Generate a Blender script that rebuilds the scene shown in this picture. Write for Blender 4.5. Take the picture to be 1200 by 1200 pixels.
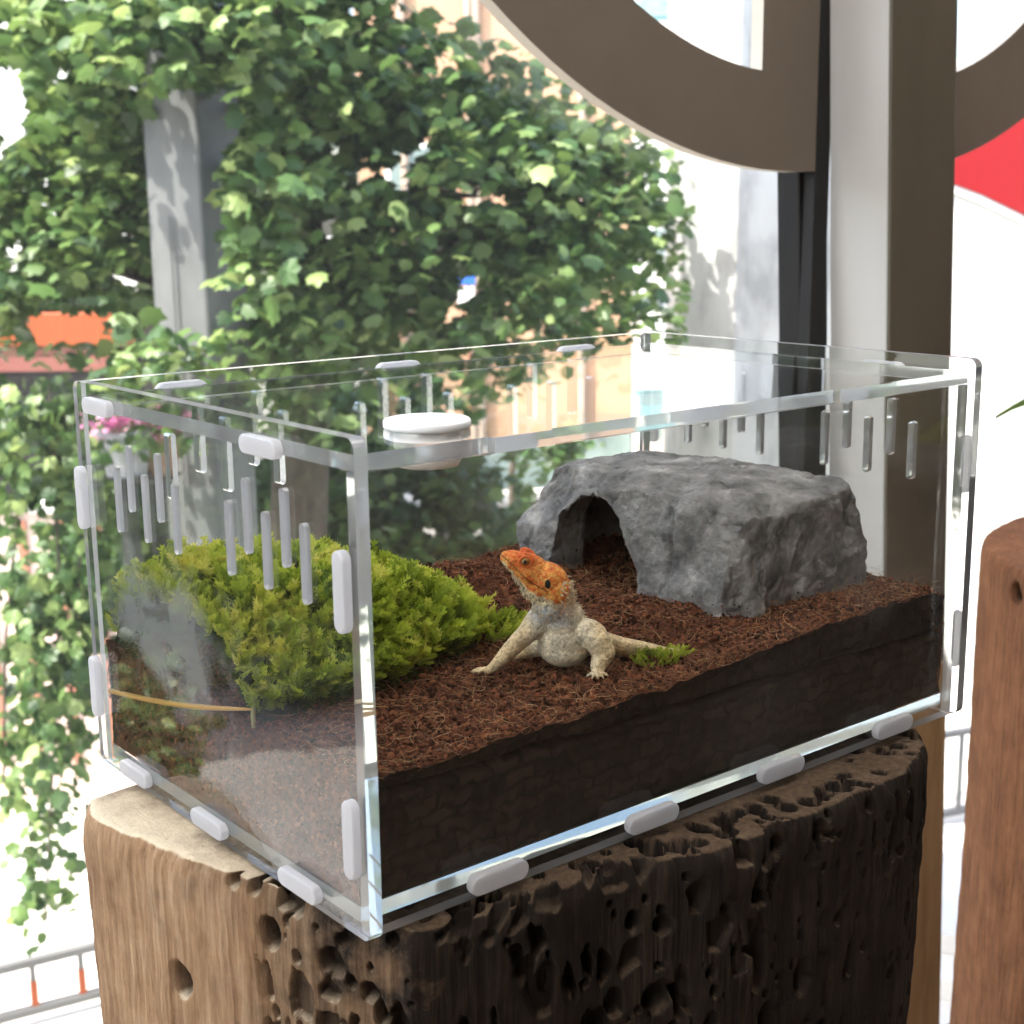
import bpy, bmesh, math, random
import numpy as np
from mathutils import Vector, Matrix, noise, geometry

for o in list(bpy.data.objects):
    bpy.data.objects.remove(o)
SC = bpy.context.scene
COL = SC.collection
R_ = math.radians

# ------------------------------------------------------------------ camera
CAM = Vector((-0.2081, -0.3276, 0.2109))
AXR = Vector((0.7748, -0.6321, -0.0112)); AXU = Vector((0.1398, 0.1540, 0.9781)); AXF = Vector((0.6166, 0.7594, -0.2077))
cd = bpy.data.cameras.new("camera")
cam = bpy.data.objects.new("camera", cd); COL.objects.link(cam)
m = Matrix((AXR, AXU, -AXF)).transposed().to_4x4(); m.translation = CAM
cam.matrix_world = m
cd.sensor_width = 36; cd.sensor_fit = 'HORIZONTAL'; cd.lens = 36 * 1669.4 / 1200
cd.clip_start = 0.01; cd.clip_end = 500
cd.dof.use_dof = True; cd.dof.focus_distance = 0.52; cd.dof.aperture_fstop = 27
SC.camera = cam

# ------------------------------------------------------------------ world, sun, exposure
SUN_EL, SUN_AZ = R_(57), R_(278)          # azimuth clockwise from +y: the sun stands high on the left
w = bpy.data.worlds.new("World"); SC.world = w; w.use_nodes = True
nt = w.node_tree; bg = nt.nodes["Background"]
sky = nt.nodes.new("ShaderNodeTexSky"); sky.sky_type = 'NISHITA'; sky.sun_disc = False
sky.sun_elevation = SUN_EL; sky.sun_rotation = SUN_AZ; sky.dust_density = 4.0; sky.air_density = 1.0; sky.ozone_density = 1.0
nt.links.new(sky.outputs[0], bg.inputs[0]); bg.inputs[1].default_value = 0.12
sl = bpy.data.lights.new("sun", 'SUN'); sl.energy = 2.2; sl.angle = R_(0.6); sl.color = (1, 0.95, 0.87)
sun = bpy.data.objects.new("sun", sl); COL.objects.link(sun)
sd = Vector((math.sin(SUN_AZ) * math.cos(SUN_EL), math.cos(SUN_AZ) * math.cos(SUN_EL), math.sin(SUN_EL)))
sun.rotation_euler = sd.to_track_quat('Z', 'Y').to_euler()
sun.location = sd * 30
SC.view_settings.view_transform = 'Standard'; SC.view_settings.look = 'None'
SC.view_settings.exposure = 2.8; SC.view_settings.gamma = 1
cy = SC.cycles
cy.max_bounces = 32; cy.diffuse_bounces = 5; cy.glossy_bounces = 24; cy.transmission_bounces = 28
cy.transparent_max_bounces = 64; cy.caustics_refractive = True; cy.caustics_reflective = False
cy.sample_clamp_indirect = 6; cy.use_denoising = True
try: cy.denoiser = 'OPENIMAGEDENOISE'
except Exception: pass

# ------------------------------------------------------------------ helpers
ANG = math.atan2(-0.6321, 0.7748)                     # the street frame lies across the view: r to the right, d away
RV = Vector((math.cos(ANG), math.sin(ANG), 0)); DV = Vector((-math.sin(ANG), math.cos(ANG), 0))
def S(r, d, z):
    return Vector((CAM.x, CAM.y, 0)) + RV * r + DV * d + Vector((0, 0, z))
def at(px, py, d):
    """street coordinates (r, z) of a direction in the 1200 px photograph at street distance d"""
    q = AXF + AXR * ((px - 600) / 1669.4) - AXU * ((py - 600) / 1669.4)
    t = d / q.dot(DV); return (q.dot(RV) * t, CAM.z + q.z * t)
def atS(px, py, d):
    r, z = at(px, py, d); return S(r, d, z)

def tag(o, label=None, cat=None, group=None, kind=None):
    if label: o['label'] = label
    if cat: o['category'] = cat
    if group: o['group'] = group
    if kind: o['kind'] = kind
    return o
def empty(name, loc=(0, 0, 0), rz=0.0, label=None, cat=None, group=None):
    o = bpy.data.objects.new(name, None); COL.objects.link(o); o.empty_display_size = 0.02
    o.location = loc; o.rotation_euler = (0, 0, rz)
    return tag(o, label, cat, group)
def mobj(name, verts, faces, mats=(), parent=None, smooth=False, tint=None, mi=None, loc=None):
    """fast mesh object; faces is an (n,k) array or a list of faces; tint one float per vertex"""
    me = bpy.data.meshes.new(name)
    verts = np.asarray(verts, dtype=np.float32)
    if isinstance(faces, np.ndarray) and faces.ndim == 2:
        n, k = faces.shape
        me.vertices.add(len(verts)); me.vertices.foreach_set("co", verts.ravel())
        me.loops.add(n * k); me.loops.foreach_set("vertex_index", faces.astype(np.int32).ravel())
        me.polygons.add(n); me.polygons.foreach_set("loop_start", np.arange(0, n * k, k, dtype=np.int32))
        me.update(calc_edges=True)
    else:
        me.from_pydata([tuple(v) for v in verts], [], [tuple(int(i) for i in f) for f in faces])
    if not isinstance(mats, (list, tuple)): mats = [mats]
    for mm in mats: me.materials.append(mm)
    if mi is not None: me.polygons.foreach_set("material_index", np.asarray(mi, dtype=np.int32))
    if smooth: me.polygons.foreach_set("use_smooth", np.ones(len(me.polygons), dtype=bool))
    if tint is not None:
        a = me.attributes.new("tint", 'FLOAT', 'POINT'); a.data.foreach_set("value", np.asarray(tint, dtype=np.float32))
    me.validate(); me.update()
    o = bpy.data.objects.new(name, me); COL.objects.link(o)
    if parent: o.parent = parent
    if loc is not None: o.location = loc
    return o
class MB:
    """collects simple solids, then links them as one mesh"""
    def __init__(s): s.v = []; s.f = []
    def add(s, v, f):
        b = len(s.v); s.v += [tuple(x) for x in v]; s.f += [tuple(b + i for i in x) for x in f]; return s
    def box(s, x0, x1, y0, y1, z0, z1):
        v = [(x, y, z) for z in (z0, z1) for y in (y0, y1) for x in (x0, x1)]
        return s.add(v, [(0, 2, 3, 1), (4, 5, 7, 6), (0, 1, 5, 4), (2, 6, 7, 3), (0, 4, 6, 2), (1, 3, 7, 5)])
    def prism(s, pts, axis, a0, a1):
        """extrude a 2-D outline along axis ('x': pts are (y,z); 'y': (x,z); 'z': (x,y))"""
        n = len(pts)
        def mk(p, a): return {'x': (a, p[0], p[1]), 'y': (p[0], a, p[1]), 'z': (p[0], p[1], a)}[axis]
        v = [mk(p, a0) for p in pts] + [mk(p, a1) for p in pts]
        f = [tuple(range(n))[::-1], tuple(range(n, 2 * n))] + [(i, (i + 1) % n, n + (i + 1) % n, n + i) for i in range(n)]
        return s.add(v, f)
    def tube(s, pts, rad, k=6, cap=True):
        pts = [Vector(p) for p in pts]; n = len(pts); rr = rad if isinstance(rad, (list, tuple)) else [rad] * n
        v = []; f = []
        up = Vector((0.3, 0.2, 0.93))
        for i, p in enumerate(pts):
            t = (pts[min(i + 1, n - 1)] - pts[max(i - 1, 0)]).normalized()
            a = t.cross(up); a = a.normalized() if a.length > 1e-4 else t.orthogonal().normalized()
            b = t.cross(a)
            for j in range(k):
                th = 2 * math.pi * j / k; v.append(p + (a * math.cos(th) + b * math.sin(th)) * rr[i])
        for i in range(n - 1):
            for j in range(k):
                f.append((i * k + j, i * k + (j + 1) % k, (i + 1) * k + (j + 1) % k, (i + 1) * k + j))
        if cap: f += [tuple(range(k))[::-1], tuple(range((n - 1) * k, n * k))]
        return s.add(v, f)
    def lathe(s, prof, k=32, c=(0, 0, 0)):
        v = []; f = []; n = len(prof)
        for r, z in prof:
            for j in range(k):
                th = 2 * math.pi * j / k; v.append((c[0] + r * math.cos(th), c[1] + r * math.sin(th), c[2] + z))
        for i in range(n - 1):
            for j in range(k):
                f.append((i * k + j, i * k + (j + 1) % k, (i + 1) * k + (j + 1) % k, (i + 1) * k + j))
        return s.add(v, f)
    def build(s, name, mat, parent=None, smooth=False, bevel=0.0, seg=2):
        o = mobj(name, np.array(s.v), s.f, mat, parent)
        if bevel or True:
            bm = bmesh.new(); bm.from_mesh(o.data)
            bmesh.ops.recalc_face_normals(bm, faces=bm.faces)
            if bevel:
                es = [e for e in bm.edges if len(e.link_faces) == 2 and e.calc_face_angle(0) > 0.6]
                bmesh.ops.bevel(bm, geom=es, offset=bevel, segments=seg, affect='EDGES', profile=0.5)
            bm.to_mesh(o.data); bm.free()
        if smooth:
            o.data.polygons.foreach_set("use_smooth", np.ones(len(o.data.polygons), dtype=bool))
        return o
def smooth01(x): x = np.clip(x, 0, 1); return x * x * (3 - 2 * x)

# value noise in numpy for height fields
class VN:
    def __init__(s, seed): s.t = np.random.default_rng(seed).random((64, 64, 64)).astype(np.float32)
    def __call__(s, x, y, z=0.0):
        x, y, z = np.broadcast_arrays(np.asarray(x, float), np.asarray(y, float), np.asarray(z, float))
        xi, yi, zi = np.floor(x).astype(int), np.floor(y).astype(int), np.floor(z).astype(int)
        fx, fy, fz = smooth01(x - xi), smooth01(y - yi), smooth01(z - zi)
        g = lambda a, b, c: s.t[(xi + a) & 63, (yi + b) & 63, (zi + c) & 63]
        l = lambda a, b, t: a + (b - a) * t
        return l(l(l(g(0,0,0), g(1,0,0), fx), l(g(0,1,0), g(1,1,0), fx), fy), l(l(g(0,0,1), g(1,0,1), fx), l(g(0,1,1), g(1,1,1), fx), fy), fz)
    def fbm(s, x, y, z=0.0, o=4):
        v = 0; a = 0.5; k = 1.0
        for i in range(o): v = v + a * s(np.asarray(x) * k + 7.3 * i, np.asarray(y) * k + 3.1 * i, np.asarray(z) * k); a *= .5; k *= 2.03
        return v / (1 - .5 ** o)

# ------------------------------------------------------------------ materials
def newmat(name):
    mm = bpy.data.materials.new(name); mm.use_nodes = True
    n = mm.node_tree.nodes; return mm, n, mm.node_tree.links, n["Principled BSDF"]
def ramp(n, stops):
    r = n.new("ShaderNodeValToRGB"); e = r.color_ramp.elements
    while len(e) < len(stops): e.new(0.5)
    for i, (p, c) in enumerate(stops): e[i].position = p; e[i].color = (*c, 1)
    return r
def pmat(name, stops, scale=20, rough=0.7, bump=0.0, bscale=None, stretch=(1, 1, 1), detail=5, spec=0.4, metal=0.0, attr=None, attr_w=0.6, bdist=0.002, rand=0.0, coords='Object'):
    mm, n, l, b = newmat(name)
    tc = n.new("ShaderNodeTexCoord"); mp = n.new("ShaderNodeMapping"); mp.inputs['Scale'].default_value = stretch
    l.new(tc.outputs[coords], mp.inputs[0])
    nz = n.new("ShaderNodeTexNoise"); nz.inputs['Scale'].default_value = scale; nz.inputs['Detail'].default_value = detail; nz.inputs['Roughness'].default_value = .6
    l.new(mp.outputs[0], nz.inputs[0])
    fac = nz.outputs[0]
    if attr:
        at_ = n.new("ShaderNodeAttribute"); at_.attribute_name = attr
        mx = n.new("ShaderNodeMix"); mx.inputs[0].default_value = attr_w
        l.new(fac, mx.inputs[2]); l.new(at_.outputs['Fac'], mx.inputs[3]); fac = mx.outputs[0]
    if rand:
        oi = n.new("ShaderNodeObjectInfo"); mx = n.new("ShaderNodeMix"); mx.inputs[0].default_value = rand
        l.new(fac, mx.inputs[2]); l.new(oi.outputs['Random'], mx.inputs[3]); fac = mx.outputs[0]
    r = ramp(n, stops); l.new(fac, r.inputs[0]); l.new(r.outputs[0], b.inputs['Base Color'])
    b.inputs['Roughness'].default_value = rough; b.inputs['Specular IOR Level'].default_value = spec; b.inputs['Metallic'].default_value = metal
    if bump:
        n2 = n.new("ShaderNodeTexNoise"); n2.inputs['Scale'].default_value = bscale or scale * 3; n2.inputs['Detail'].default_value = 6
        l.new(mp.outputs[0], n2.inputs[0])
        bp = n.new("ShaderNodeBump"); bp.inputs['Strength'].default_value = bump; bp.inputs['Distance'].default_value = bdist
        l.new(n2.outputs[0], bp.inputs['Height']); l.new(bp.outputs[0], b.inputs['Normal'])
    return mm
def c(r, g, b): return (r, g, b)
def thin_glass(name, tint=(.985, .99, .985), f0=0.04, rough=0.0, smudge=0.0, sscale=9.0):
    """thin clear sheet: what is not mirrored passes straight on"""
    mm, n, l, b = newmat(name); n.remove(b)
    lw = n.new("ShaderNodeLayerWeight"); lw.inputs[0].default_value = 0.5
    p = n.new("ShaderNodeMath"); p.operation = 'POWER'; l.new(lw.outputs['Facing'], p.inputs[0]); p.inputs[1].default_value = 5
    q = n.new("ShaderNodeMath"); q.operation = 'MULTIPLY_ADD'; l.new(p.outputs[0], q.inputs[0]); q.inputs[1].default_value = 1 - f0; q.inputs[2].default_value = f0
    t = n.new("ShaderNodeBsdfTransparent"); t.inputs[0].default_value = (*tint, 1)
    g = n.new("ShaderNodeBsdfGlossy"); g.inputs['Roughness'].default_value = rough
    mx = n.new("ShaderNodeMixShader"); l.new(q.outputs[0], mx.inputs[0]); l.new(t.outputs[0], mx.inputs[1]); l.new(g.outputs[0], mx.inputs[2])
    last = mx
    if smudge:
        tc = n.new("ShaderNodeTexCoord"); nz = n.new("ShaderNodeTexNoise"); nz.inputs['Scale'].default_value = sscale; nz.inputs['Detail'].default_value = 6
        l.new(tc.outputs['Object'], nz.inputs[0])
        r = ramp(n, [(0.55, (0, 0, 0)), (0.8, (smudge,) * 3)]); l.new(nz.outputs[0], r.inputs[0])
        d = n.new("ShaderNodeBsdfDiffuse"); d.inputs[0].default_value = (.8, .8, .8, 1)
        m2 = n.new("ShaderNodeMixShader"); l.new(r.outputs[0], m2.inputs[0]); l.new(mx.outputs[0], m2.inputs[1]); l.new(d.outputs[0], m2.inputs[2]); last = m2
    l.new(last.outputs[0], n["Material Output"].inputs[0])
    return mm
def dusty(mm, amt):
    n = mm.node_tree.nodes; l = mm.node_tree.links; out = n["Material Output"]; src = out.inputs[0].links[0].from_socket
    t = n.new("ShaderNodeBsdfTranslucent"); t.inputs[0].default_value = (.85, .85, .83, 1); mx = n.new("ShaderNodeMixShader"); mx.inputs[0].default_value = amt
    l.new(src, mx.inputs[1]); l.new(t.outputs[0], mx.inputs[2]); l.new(mx.outputs[0], out.inputs[0]); return mm
def glass(name, rough=0.0, col=(.98, .985, .98), white=0.0, ior=1.49):
    mm, n, l, b = newmat(name); n.remove(b)
    g = n.new("ShaderNodeBsdfGlass"); g.inputs['IOR'].default_value = ior; g.inputs['Roughness'].default_value = rough; g.inputs[0].default_value = (*col, 1)
    last = g
    if white:
        d = n.new("ShaderNodeBsdfDiffuse"); d.inputs[0].default_value = (.85, .85, .87, 1)
        t = n.new("ShaderNodeBsdfTranslucent"); t.inputs[0].default_value = (.85, .85, .87, 1)
        a = n.new("ShaderNodeMixShader"); a.inputs[0].default_value = .6; l.new(d.outputs[0], a.inputs[1]); l.new(t.outputs[0], a.inputs[2])
        mx = n.new("ShaderNodeMixShader"); mx.inputs[0].default_value = white; l.new(g.outputs[0], mx.inputs[1]); l.new(a.outputs[0], mx.inputs[2]); last = mx
    l.new(last.outputs[0], n["Material Output"].inputs[0]); return mm
def leafmat(name, stops, attr=True, trans=0.35, rough=0.45, spec=.4):
    mm, n, l, b = newmat(name)
    if attr:
        a = n.new("ShaderNodeAttribute"); a.attribute_name = "tint"; f = a.outputs['Fac']
    else:
        a = n.new("ShaderNodeObjectInfo"); f = a.outputs['Random']
    r = ramp(n, stops); l.new(f, r.inputs[0]); l.new(r.outputs[0], b.inputs['Base Color'])
    b.inputs['Roughness'].default_value = rough; b.inputs['Specular IOR Level'].default_value = spec
    t = n.new("ShaderNodeBsdfTranslucent")
    hs = n.new("ShaderNodeHueSaturation"); hs.inputs['Value'].default_value = 1.3; hs.inputs['Hue'].default_value = .485; l.new(r.outputs[0], hs.inputs['Color']); l.new(hs.outputs[0], t.inputs[0])
    mx = n.new("ShaderNodeMixShader"); mx.inputs[0].default_value = trans; l.new(b.outputs[0], mx.inputs[1]); l.new(t.outputs[0], mx.inputs[2])
    l.new(mx.outputs[0], n["Material Output"].inputs[0]); return mm

def milky(name):
    mm, n, l, b = newmat(name); n.remove(b)
    t = n.new("ShaderNodeBsdfTranslucent"); t.inputs[0].default_value = (.9, .9, .88, 1); d = n.new("ShaderNodeBsdfDiffuse"); d.inputs[0].default_value = (.8, .8, .8, 1)
    mx = n.new("ShaderNodeMixShader"); mx.inputs[0].default_value = .1; l.new(t.outputs[0], mx.inputs[1]); l.new(d.outputs[0], mx.inputs[2]); l.new(mx.outputs[0], n["Material Output"].inputs[0]); return mm
def soilshademat(name):  # front soil face: shade put into the colour, brick rows imitate a reflection
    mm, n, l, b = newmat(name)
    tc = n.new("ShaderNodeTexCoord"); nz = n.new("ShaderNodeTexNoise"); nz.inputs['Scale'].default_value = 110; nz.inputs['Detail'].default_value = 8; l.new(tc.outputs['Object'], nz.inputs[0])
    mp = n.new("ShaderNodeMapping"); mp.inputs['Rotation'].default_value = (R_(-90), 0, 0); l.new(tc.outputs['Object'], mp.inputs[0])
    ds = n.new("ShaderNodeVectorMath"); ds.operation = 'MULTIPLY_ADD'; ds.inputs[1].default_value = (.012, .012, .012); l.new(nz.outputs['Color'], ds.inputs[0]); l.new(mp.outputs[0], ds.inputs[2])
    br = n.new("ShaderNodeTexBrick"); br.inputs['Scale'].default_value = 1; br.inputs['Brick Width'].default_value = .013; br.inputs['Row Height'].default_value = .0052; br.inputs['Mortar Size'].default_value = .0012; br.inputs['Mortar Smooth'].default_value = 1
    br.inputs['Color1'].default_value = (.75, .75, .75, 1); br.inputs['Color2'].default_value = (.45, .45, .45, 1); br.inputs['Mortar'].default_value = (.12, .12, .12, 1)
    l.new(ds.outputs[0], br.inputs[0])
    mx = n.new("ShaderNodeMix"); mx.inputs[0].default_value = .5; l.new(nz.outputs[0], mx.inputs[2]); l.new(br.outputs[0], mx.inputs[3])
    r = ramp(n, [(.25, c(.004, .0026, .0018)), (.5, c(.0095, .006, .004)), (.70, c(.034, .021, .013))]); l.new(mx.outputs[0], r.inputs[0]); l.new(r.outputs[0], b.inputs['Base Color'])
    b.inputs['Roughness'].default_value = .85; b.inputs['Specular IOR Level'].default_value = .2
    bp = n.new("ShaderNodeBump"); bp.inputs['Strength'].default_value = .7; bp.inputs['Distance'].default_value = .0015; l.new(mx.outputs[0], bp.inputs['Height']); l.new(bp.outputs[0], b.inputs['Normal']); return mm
GREENS = [(0, c(.020, .050, .016)), (.35, c(.052, .110, .030)), (.7, c(.115, .19, .05)), (1, c(.26, .34, .12))]
M = dict(
    acrylic=glass('clear_acrylic'), sheet=thin_glass('clear_acrylic_sheet', smudge=.012), tab=glass('acrylic_tab', rough=.04, white=.72), edge=glass('acrylic_cut_edge', rough=.03, white=.28), cutlit=glass('acrylic_lit_cut', rough=.2, white=.8), frost=glass('acrylic_laser_cut', rough=.10, white=.30), backtab=glass('acrylic_lit_tab', rough=.1, white=.9),  # white in tabs and cuts stands in for light piped through the acrylic
    milk=milky('added_diffuser'), pane=dusty(thin_glass('window_glass', tint=(.97, .98, .97), smudge=.012, sscale=3), .008),
    soil=pmat('peat_soil', [(.3, c(.028, .010, .005)), (.5, c(.085, .028, .013)), (.72, c(.17, .062, .029))], 260, .95, .9, 900, bdist=.001, spec=.15),
    soilshade=soilshademat('soil_front_shade'),
    crumb=pmat('peat_crumbs', [(.2, c(.024, .008, .004)), (.5, c(.105, .032, .014)), (.8, c(.25, .09, .042))], 300, .95, .6, 900, bdist=.0006, spec=.15, attr='tint', attr_w=.75),
    fibre=pmat('coir_fibre', [(0, c(.10, .04, .018)), (.6, c(.28, .14, .06)), (1, c(.5, .33, .17))], 100, .8, attr='tint', attr_w=.95, spec=.2),
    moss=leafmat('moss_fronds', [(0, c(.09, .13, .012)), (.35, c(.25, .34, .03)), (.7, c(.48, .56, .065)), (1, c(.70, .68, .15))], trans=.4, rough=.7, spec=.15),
    mossbase=pmat('moss_base', [(.3, c(.02, .03, .005)), (.7, c(.07, .08, .012))], 200, .95, .8, 500, spec=.1),
    rock=pmat('grey_rock', [(.27, c(.06, .06, .058)), (.42, c(.155, .15, .145)), (.58, c(.27, .26, .25)), (.72, c(.50, .48, .45))], 60, .85, 1.0, 260, bdist=.0022, detail=10, spec=.25),
    plastic=pmat('white_plastic', [(0, c(.82, .82, .80)), (1, c(.88, .88, .86))], 20, .35, spec=.5),
    leaf=leafmat('tree_leaf', GREENS, attr=False), leafm=leafmat('tree_leaf_mass', GREENS),
    bark=pmat('bark', [(.3, c(.05, .04, .03)), (.7, c(.14, .11, .085))], 9, .9, .8, 30, stretch=(4, 4, 1), bdist=.01),
    post=pmat('galvanised_post', [(.3, c(.09, .094, .094)), (.55, c(.125, .13, .13)), (.8, c(.16, .165, .16))], 6, .5, .25, 30, stretch=(1, 1, .4), spec=.4),
    letter=pmat('dark_brown_letter_face', [(0, c(.135, .108, .084)), (1, c(.155, .125, .098))], 40, .6, spec=.3),
    letteredge=pmat('cream_letter_edge', [(0, c(.6, .55, .47)), (1, c(.7, .65, .57))], 40, .6),
    mull_light=pmat('mullion_lit_side', [(.3, c(.42, .42, .40)), (.7, c(.52, .51, .49))], 8, .45, .1, 60, stretch=(1, 1, .2), spec=.5),
    mull_dark=pmat('bronze_front', [(.3, c(.075, .064, .048)), (.7, c(.115, .097, .072))], 8, .32, .1, 60, stretch=(1, 1, .3), spec=.5),
    rubber=pmat('black_rubber', [(0, c(.008, .008, .008)), (1, c(.015, .014, .014))], 30, .6, spec=.3),
    wallin=pmat('shop_wall', [(0, c(.24, .18, .13)), (1, c(.30, .23, .17))], 2, .8), floorin=pmat('shop_floor', [(0, c(.20, .14, .095)), (1, c(.26, .185, .125))], 2, .6),
    paving=pmat('pale_paving', [(.3, c(.42, .40, .37)), (.7, c(.55, .53, .49))], .8, .9, .3, 12, bdist=.01),
    asphalt=pmat('asphalt', [(.3, c(.20, .19, .18)), (.7, c(.27, .26, .25))], 1.5, .9, .4, 60, bdist=.01),
    kerb=pmat('kerb_stone', [(.3, c(.5, .49, .47)), (.7, c(.65, .63, .6))], 3, .85), yellow=pmat('yellow_paint', [(0, c(.75, .55, .12)), (1, c(.8, .62, .2))], 9, .7),
    whitep=pmat('white_paint', [(.2, c(.74, .74, .72)), (.8, c(.82, .82, .80))], 3, .5), greyp=pmat('weathered_white_paint', [(.2, c(.10, .10, .098)), (.8, c(.14, .14, .137))], 3, .6), redp=pmat('red_paint', [(0, c(.27, .005, .009)), (1, c(.31, .008, .012))], 3, .45),
    orangep=pmat('orange_paint', [(0, c(.26, .05, .011)), (1, c(.31, .065, .015))], 3, .6), maroon=pmat('maroon_band', [(0, c(.16, .05, .04)), (1, c(.22, .08, .06))], 3, .7),
    black=pmat('opening_shade', [(0, c(.012, .012, .012)), (1, c(.02, .02, .02))], 3, .6),
    peach=pmat('peach_render', [(.2, c(.42, .25, .15)), (.8, c(.50, .31, .20))], 1.2, .9), steel=pmat('painted_pipe', [(0, c(.36, .27, .21)), (1, c(.42, .33, .26))], 4, .6),
    white_wall=pmat('white_wall', [(.2, c(.68, .68, .66)), (.8, c(.78, .78, .76))], 1, .8), teal=pmat('teal_wall', [(0, c(.16, .32, .33)), (1, c(.24, .42, .43))], 1, .7),
    shopglass=pmat('shop_glass', [(.3, c(.10, .15, .145)), (.7, c(.26, .33, .32))], .9, .1, spec=.8),
    marble=pmat('veined_white_stone', [(.36, c(.26, .26, .255)), (.5, c(.42, .42, .41)), (.8, c(.52, .52, .51))], 3.0, .35, stretch=(1.5, 1.5, .6), detail=9, spec=.5),
    tan=pmat('tan_bounce_light', [(.3, c(.24, .15, .07)), (.5, c(.34, .22, .11)), (.7, c(.40, .27, .14))], 25, .7, .3, 80, stretch=(3, 3, .4)),
    addedbrick=pmat('added_building_brick', [(.3, c(.10, .05, .035)), (.7, c(.16, .08, .06))], 6, .9, .4, 20, bdist=.01),
    blue=pmat('blue_sign', [(0, c(.02, .10, .45)), (1, c(.03, .14, .55))], 9, .5), rust=pmat('reddish_post', [(0, c(.30, .12, .08)), (1, c(.38, .16, .1))], 9, .6),
    pink=leafmat('pink_petals', [(0, c(.55, .10, .30)), (1, c(.85, .40, .60))], trans=.3), terracotta=pmat('brown_pot', [(0, c(.24, .14, .09)), (1, c(.32, .2, .13))], 20, .8), greypot=pmat('grey_pot', [(0, c(.28, .28, .3)), (1, c(.36, .36, .38))], 20, .8),
    pinkbrick=pmat('pink_wall', [(.3, c(.62, .46, .40)), (.7, c(.72, .56, .5))], 4, .9),
    straw=pmat('straw', [(0, c(.55, .30, .07)), (1, c(.70, .42, .12))], 60, .6), twig=pmat('twig', [(0, c(.30, .30, .12)), (1, c(.45, .42, .2))], 60, .8),
)

# ------------------------------------------------------------------ the shop round the table (shades the scene; the window is what the camera looks through)
ZF, ZC = -0.78, 1.30
WX0, WX1, WY = -1.9, 4.2, 0.4525
def struct(name, mb, mat, **k): return tag(mb.build(name, mat, **k), kind='structure')
struct('floor', MB().box(WX0 - .1, WX1 + .1, -4.0, WY + .12, ZF - .25, ZF), M['floorin'])
RX0, RX1, RY0, RY1 = -1.8, 2.0, -.70, .44                      # opening for an unseen roof light, added to light the scene from above
struct('ceiling', MB().box(WX0 - .3, WX1 + .3, -4.0, RY0, ZC, ZC + .3).box(WX0 - .3, RX0, RY0 + .0005, RY1 - .0005, ZC, ZC + .3).box(RX1, WX1 + .3, RY0 + .0005, RY1 - .0005, ZC, ZC + .3).box(WX0 - .3, WX1 + .3, RY1, WY + .35, ZC, ZC + .3), M['wallin'])
rl = empty('added_roof_light', (RX0, RY0, ZC), 0, 'unseen milky roof panel added in the shop ceiling for top light', 'added roof light')
MB().box(.002, RX1 - RX0 - .002, .002, RY1 - RY0 - .002, .2, .206).build('pane', M['milk'], rl)  # pane of the added roof light
for k in range(1, 4): MB().box((RX1 - RX0) * k / 4 - .02, (RX1 - RX0) * k / 4 + .02, .003, RY1 - RY0 - .003, .13, .199).build('added_glazing_bar', M['mull_dark'], rl)
struct('back_wall', MB().box(WX0, WX1, -4.0, -3.85, ZF + .002, ZC - .002), M['wallin'])
struct('side_wall', MB().box(WX1 - .15, WX1, -3.84, WY - .002, ZF + .002, ZC - .002), M['wallin'])
struct('side_wall', MB().box(WX0, WX0 + .12, -3.84, -1.6, ZF + .002, ZC - .002), M['wallin'])
struct('facade_wall', MB().box(WX0, WX1, WY + .01, WY + .16, -4.2, ZF - .252), M['white_wall'])

win = empty('shop_window', (0, WY, ZF), 0, 'tall shop window glazed from floor to ceiling beside the bronze mullion', 'window')
def wpart(name, x0, x1, y0, y1, z0, z1, mat, bevel=0.0, parent=win):
    return MB().box(x0, x1, y0 - WY, y1 - WY, z0 - ZF, z1 - ZF).build(name, mat, parent, bevel=bevel)
wpart('pane', WX0 + .1, WX1 - .16, WY + .0250, WY + .0310, ZF + .05, ZC - .06, M['pane'])
def lean(o):
    """the old mullion stands a few degrees out of plumb"""
    for v in o.data.vertices: v.co.x -= (v.co.z + ZF - .22) * math.tan(R_(3.3))
    return o
lean(wpart('gasket', .7337, .7705, WY + .0003, WY + .0245, ZF + .05, ZC - .06, M['rubber'], .002))
# hollow mullion: bronze front, window light painted on sides, bounce light on foot
wpart('gasket', .7378, .7566, .4405, WY + .0001, ZF + .05, ZC - .06, M['rubber'], .001)
lean(wpart('mullion', .757, .842, .3825, .4400, ZF + .051, ZC - .06, M['mull_light'], .0012))
lean(wpart('mullion_cover', .7562, .8428, .3790, .3823, -.19, ZC - .06, M['mull_dark'], .0008))
lean(wpart('bounce_strip', .7556, .8434, .3775, .3823, ZF + .051, -.1905, M['tan'], .0015))  # tan strip stands in for light bounced up from the floor
wpart('sill', WX0 + .1, WX1 - .16, WY - .075, WY + .05, ZF + .001, ZF + .049, M['mull_dark'], .003)
wpart('head_rail', WX0 + .1, WX1 - .16, WY - .02, WY + .05, ZC - .059, ZC - .001, M['mull_dark'], .003)
sw = empty('added_side_window', (WX0, -.6, ZF), 0, 'unseen side window added on the left to brighten the scene', 'window')  # unseen, added to light the faces turned left
MB().box(0.03, .036, -.98, 1.03, .05, ZC - ZF - .06).build('pane', M['pane'], sw)  # pane of the added side window
MB().box(0, .07, -1.0, 1.04, .001, .049).build('sill', M['mull_dark'], sw)  # sill of the added side window
MB().box(0, .07, 1.04, 1.05, .05, ZC - ZF - .06).build('added_frame', M['mull_dark'], sw)

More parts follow.
